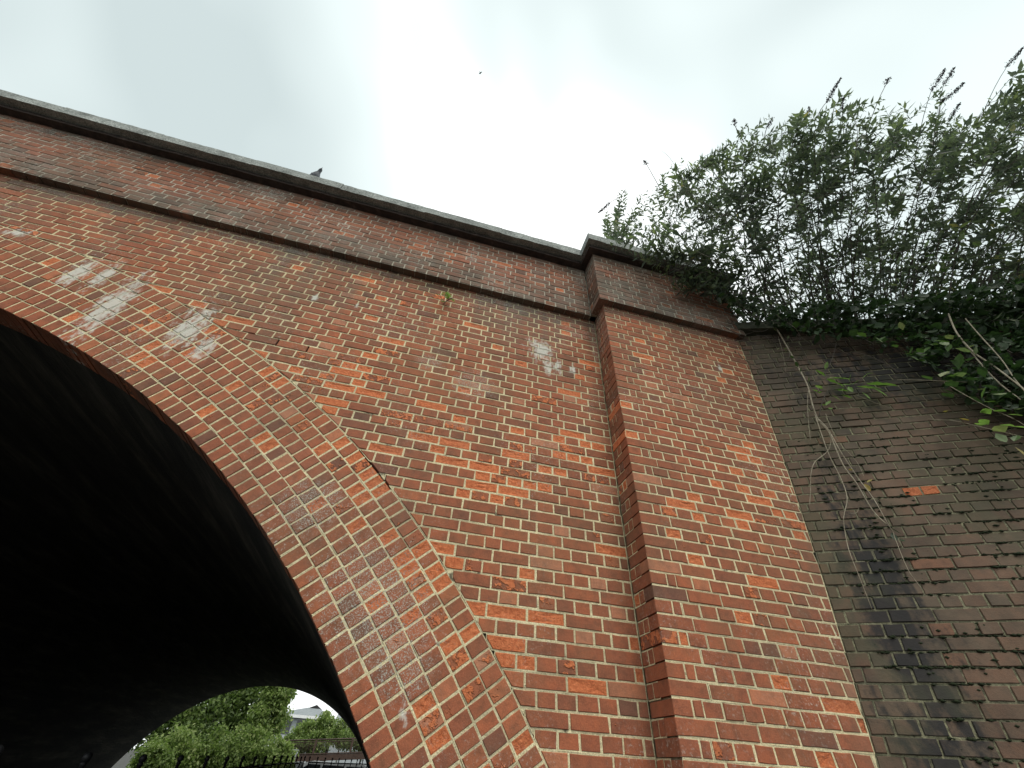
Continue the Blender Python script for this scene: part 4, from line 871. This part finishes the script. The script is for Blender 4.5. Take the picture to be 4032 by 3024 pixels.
for i in range(3):
    mb = MB(); mb.box((-5.0 + i * 2, -.05, 2.0 + H0), (-3.6 + i * 2, -.02, 3.4 + H0)); o = mb.obj('window', M['glass'], bl_)
mb = MB(); mb.box((1.6, 2, 0), (9, 12, 3.2 + H0)); mb.obj('wall', M['render'], bl_)
mb = MB(); mb.add([(1.3, 1.4, 3.45 + H0), (9.4, 1.4, 3.45 + H0), (9.4, 12.4, 3.45 + H0), (1.3, 12.4, 3.45 + H0), (1.3, 6, 4.75 + H0), (9.4, 6, 4.75 + H0)], [(0, 1, 5, 4), (2, 3, 4, 5), (0, 4, 3), (1, 2, 5), (3, 2, 1, 0)]); mb.obj('roof', M['slate'], bl_)
mb = MB(); mb.box((1.2, 1.25, 3.2 + H0), (9.5, 1.4, 3.55 + H0)); mb.obj('fascia', M['white'], bl_)
for i in range(4): mb = MB(); mb.box((1.9 + i * 1.8, 1.93, 1.7 + H0), (3.4 + i * 1.8, 1.97, 3.1 + H0)); mb.obj('window', M['glass'], bl_)
# trees and shrubs
def tree(name, label, cat, base, crowns, trunk_h, tr, leafn, size, bright, bark='bark', grp='trees beyond the tunnel'):
    e_ = empty(name, base, label, cat, grp); mb = MB(); b = Vector((0, 0, 0))
    mb.tube([b, Vector((.05, 0, trunk_h * .5)), Vector((-.03, .05, trunk_h))], [tr, tr * .8, tr * .55], 8)
    for cx_, cy_, cz_, rx, ry, rz in crowns: c = Vector((cx_, cy_, cz_)); a = Vector((0, 0, trunk_h * random.uniform(.6, 1))); mb.tube(bez(a, a.lerp(c, .5) + Vector((0, 0, .2)), c, 5), [tr * .45, tr * .4, tr * .3, tr * .22, tr * .15, tr * .08], 5, cap=False)
    mb.obj('trunk', M[bark], e_); mb = MB(); tot = sum(q[3] * q[5] for q in crowns)
    for cx_, cy_, cz_, rx, ry, rz in crowns:
        n = int(leafn * 2.2 * rx * rz / tot)
        cl = [Vector((random.gauss(0, 1), random.gauss(0, 1), random.gauss(0, 1))).normalized() * random.uniform(.5, 1) for _ in range(46)]
        for i in range(n):
            k = random.choice(cl); d = (k + rv(.17)); p = Vector((cx_ + d.x * rx, cy_ + d.y * ry, cz_ + d.z * rz)); l = size * random.uniform(.7, 1.5)
            leaf(mb, p, rv(1) + Vector((0, 0, -.4)), rv(.7) + Vector((0, 0, .8)), l, l * .62, max(0, min(1, random.gauss(bright, .18) + .12 * k.z)), .2, .2)
    mb.obj('crown', M['tree'], e_, kind='stuff')
def gx(px, py, y): q = at_y(px, py, y); return q
q = gx(820, 2840, 33); tree('broadleaf_tree', 'large dense green tree filling the tunnel exit', 'tree', (q.x, 33, 0), [(0, 0, q.z, 2.6, 1.6, 1.6), (1.6, .3, q.z + 1.0, 1.9, 1.4, 1.4), (-2.0, .2, q.z - .2, 2.0, 1.4, 1.5), (.3, .4, q.z + 2.4, 2.6, 1.6, 1.5)], 3.0, .22, 9000, .20, .33)
q = gx(1060, 2800, 31); tree('pointed_tree', 'bright green pointed tree beside the grey-roofed building', 'tree', (q.x, 31, 0), [(0, 0, q.z - .4, 1.15, .9, 1.15), (.25, 0, q.z + .75, .8, .7, .8), (-.3, .1, q.z + 1.5, .7, .6, .6)], 2.4, .12, 4200, .17, .58)
for i, (u, v, y, r_, br, lab) in enumerate([(690, 2935, 27.5, 1.15, .62, 'pale leafy shrub at the left foot of the tunnel exit'), (850, 2925, 28.5, 1.35, .48, 'olive green shrub in the middle of the tunnel exit'), (1010, 2925, 29.5, 1.25, .55, 'yellow-green shrub below the pointed tree'), (610, 2965, 26, .75, .5, 'low dark-edged shrub by the tunnel wall'), (1100, 2950, 30, .8, .6, 'small shrub left of the grey concrete post')]):
    q = gx(u, v, y); tree('shrub', lab, 'shrub', (q.x, y, 0), [(0, 0, q.z - .2, r_, r_ * .7, r_ * .7), (r_ * .3, .1, q.z - .7, r_ * .9, r_ * .7, r_ * .7), (-r_ * .3, .1, q.z - 1.0, r_, r_ * .7, r_ * .6)], 1.0, .06, 3000, .14, br, grp='shrubs beyond the tunnel')
q = gx(1240, 2890, 46); tree('round_tree', 'round olive tree in front of the grey-roofed building', 'tree', (q.x, 46, 0), [(0, 0, q.z - .2, 1.6, 1.3, 1.1), (.6, 0, q.z + .75, .8, .7, .7), (-1.0, .1, q.z - .3, 1.1, 1.0, .8)], 2.6, .16, 4200, .20, .56)
q = gx(1352, 2880, 44); tree('birch_tree', 'slender birch with pale stem behind the footbridge', 'tree', (q.x, 44, 0), [(0, 0, q.z, .9, .7, 1.0), (.5, .1, q.z - .3, .8, .6, .7)], 3.4, .08, 2200, .15, .66, 'birch')
q = gx(1440, 2900, 43); tree('dark_shrub', 'grey-green bushy tree at the right end of the footbridge', 'tree', (q.x, 43, 0), [(0, 0, q.z, 1.6, 1.2, 1.0)], 2.0, .1, 2500, .18, .45)
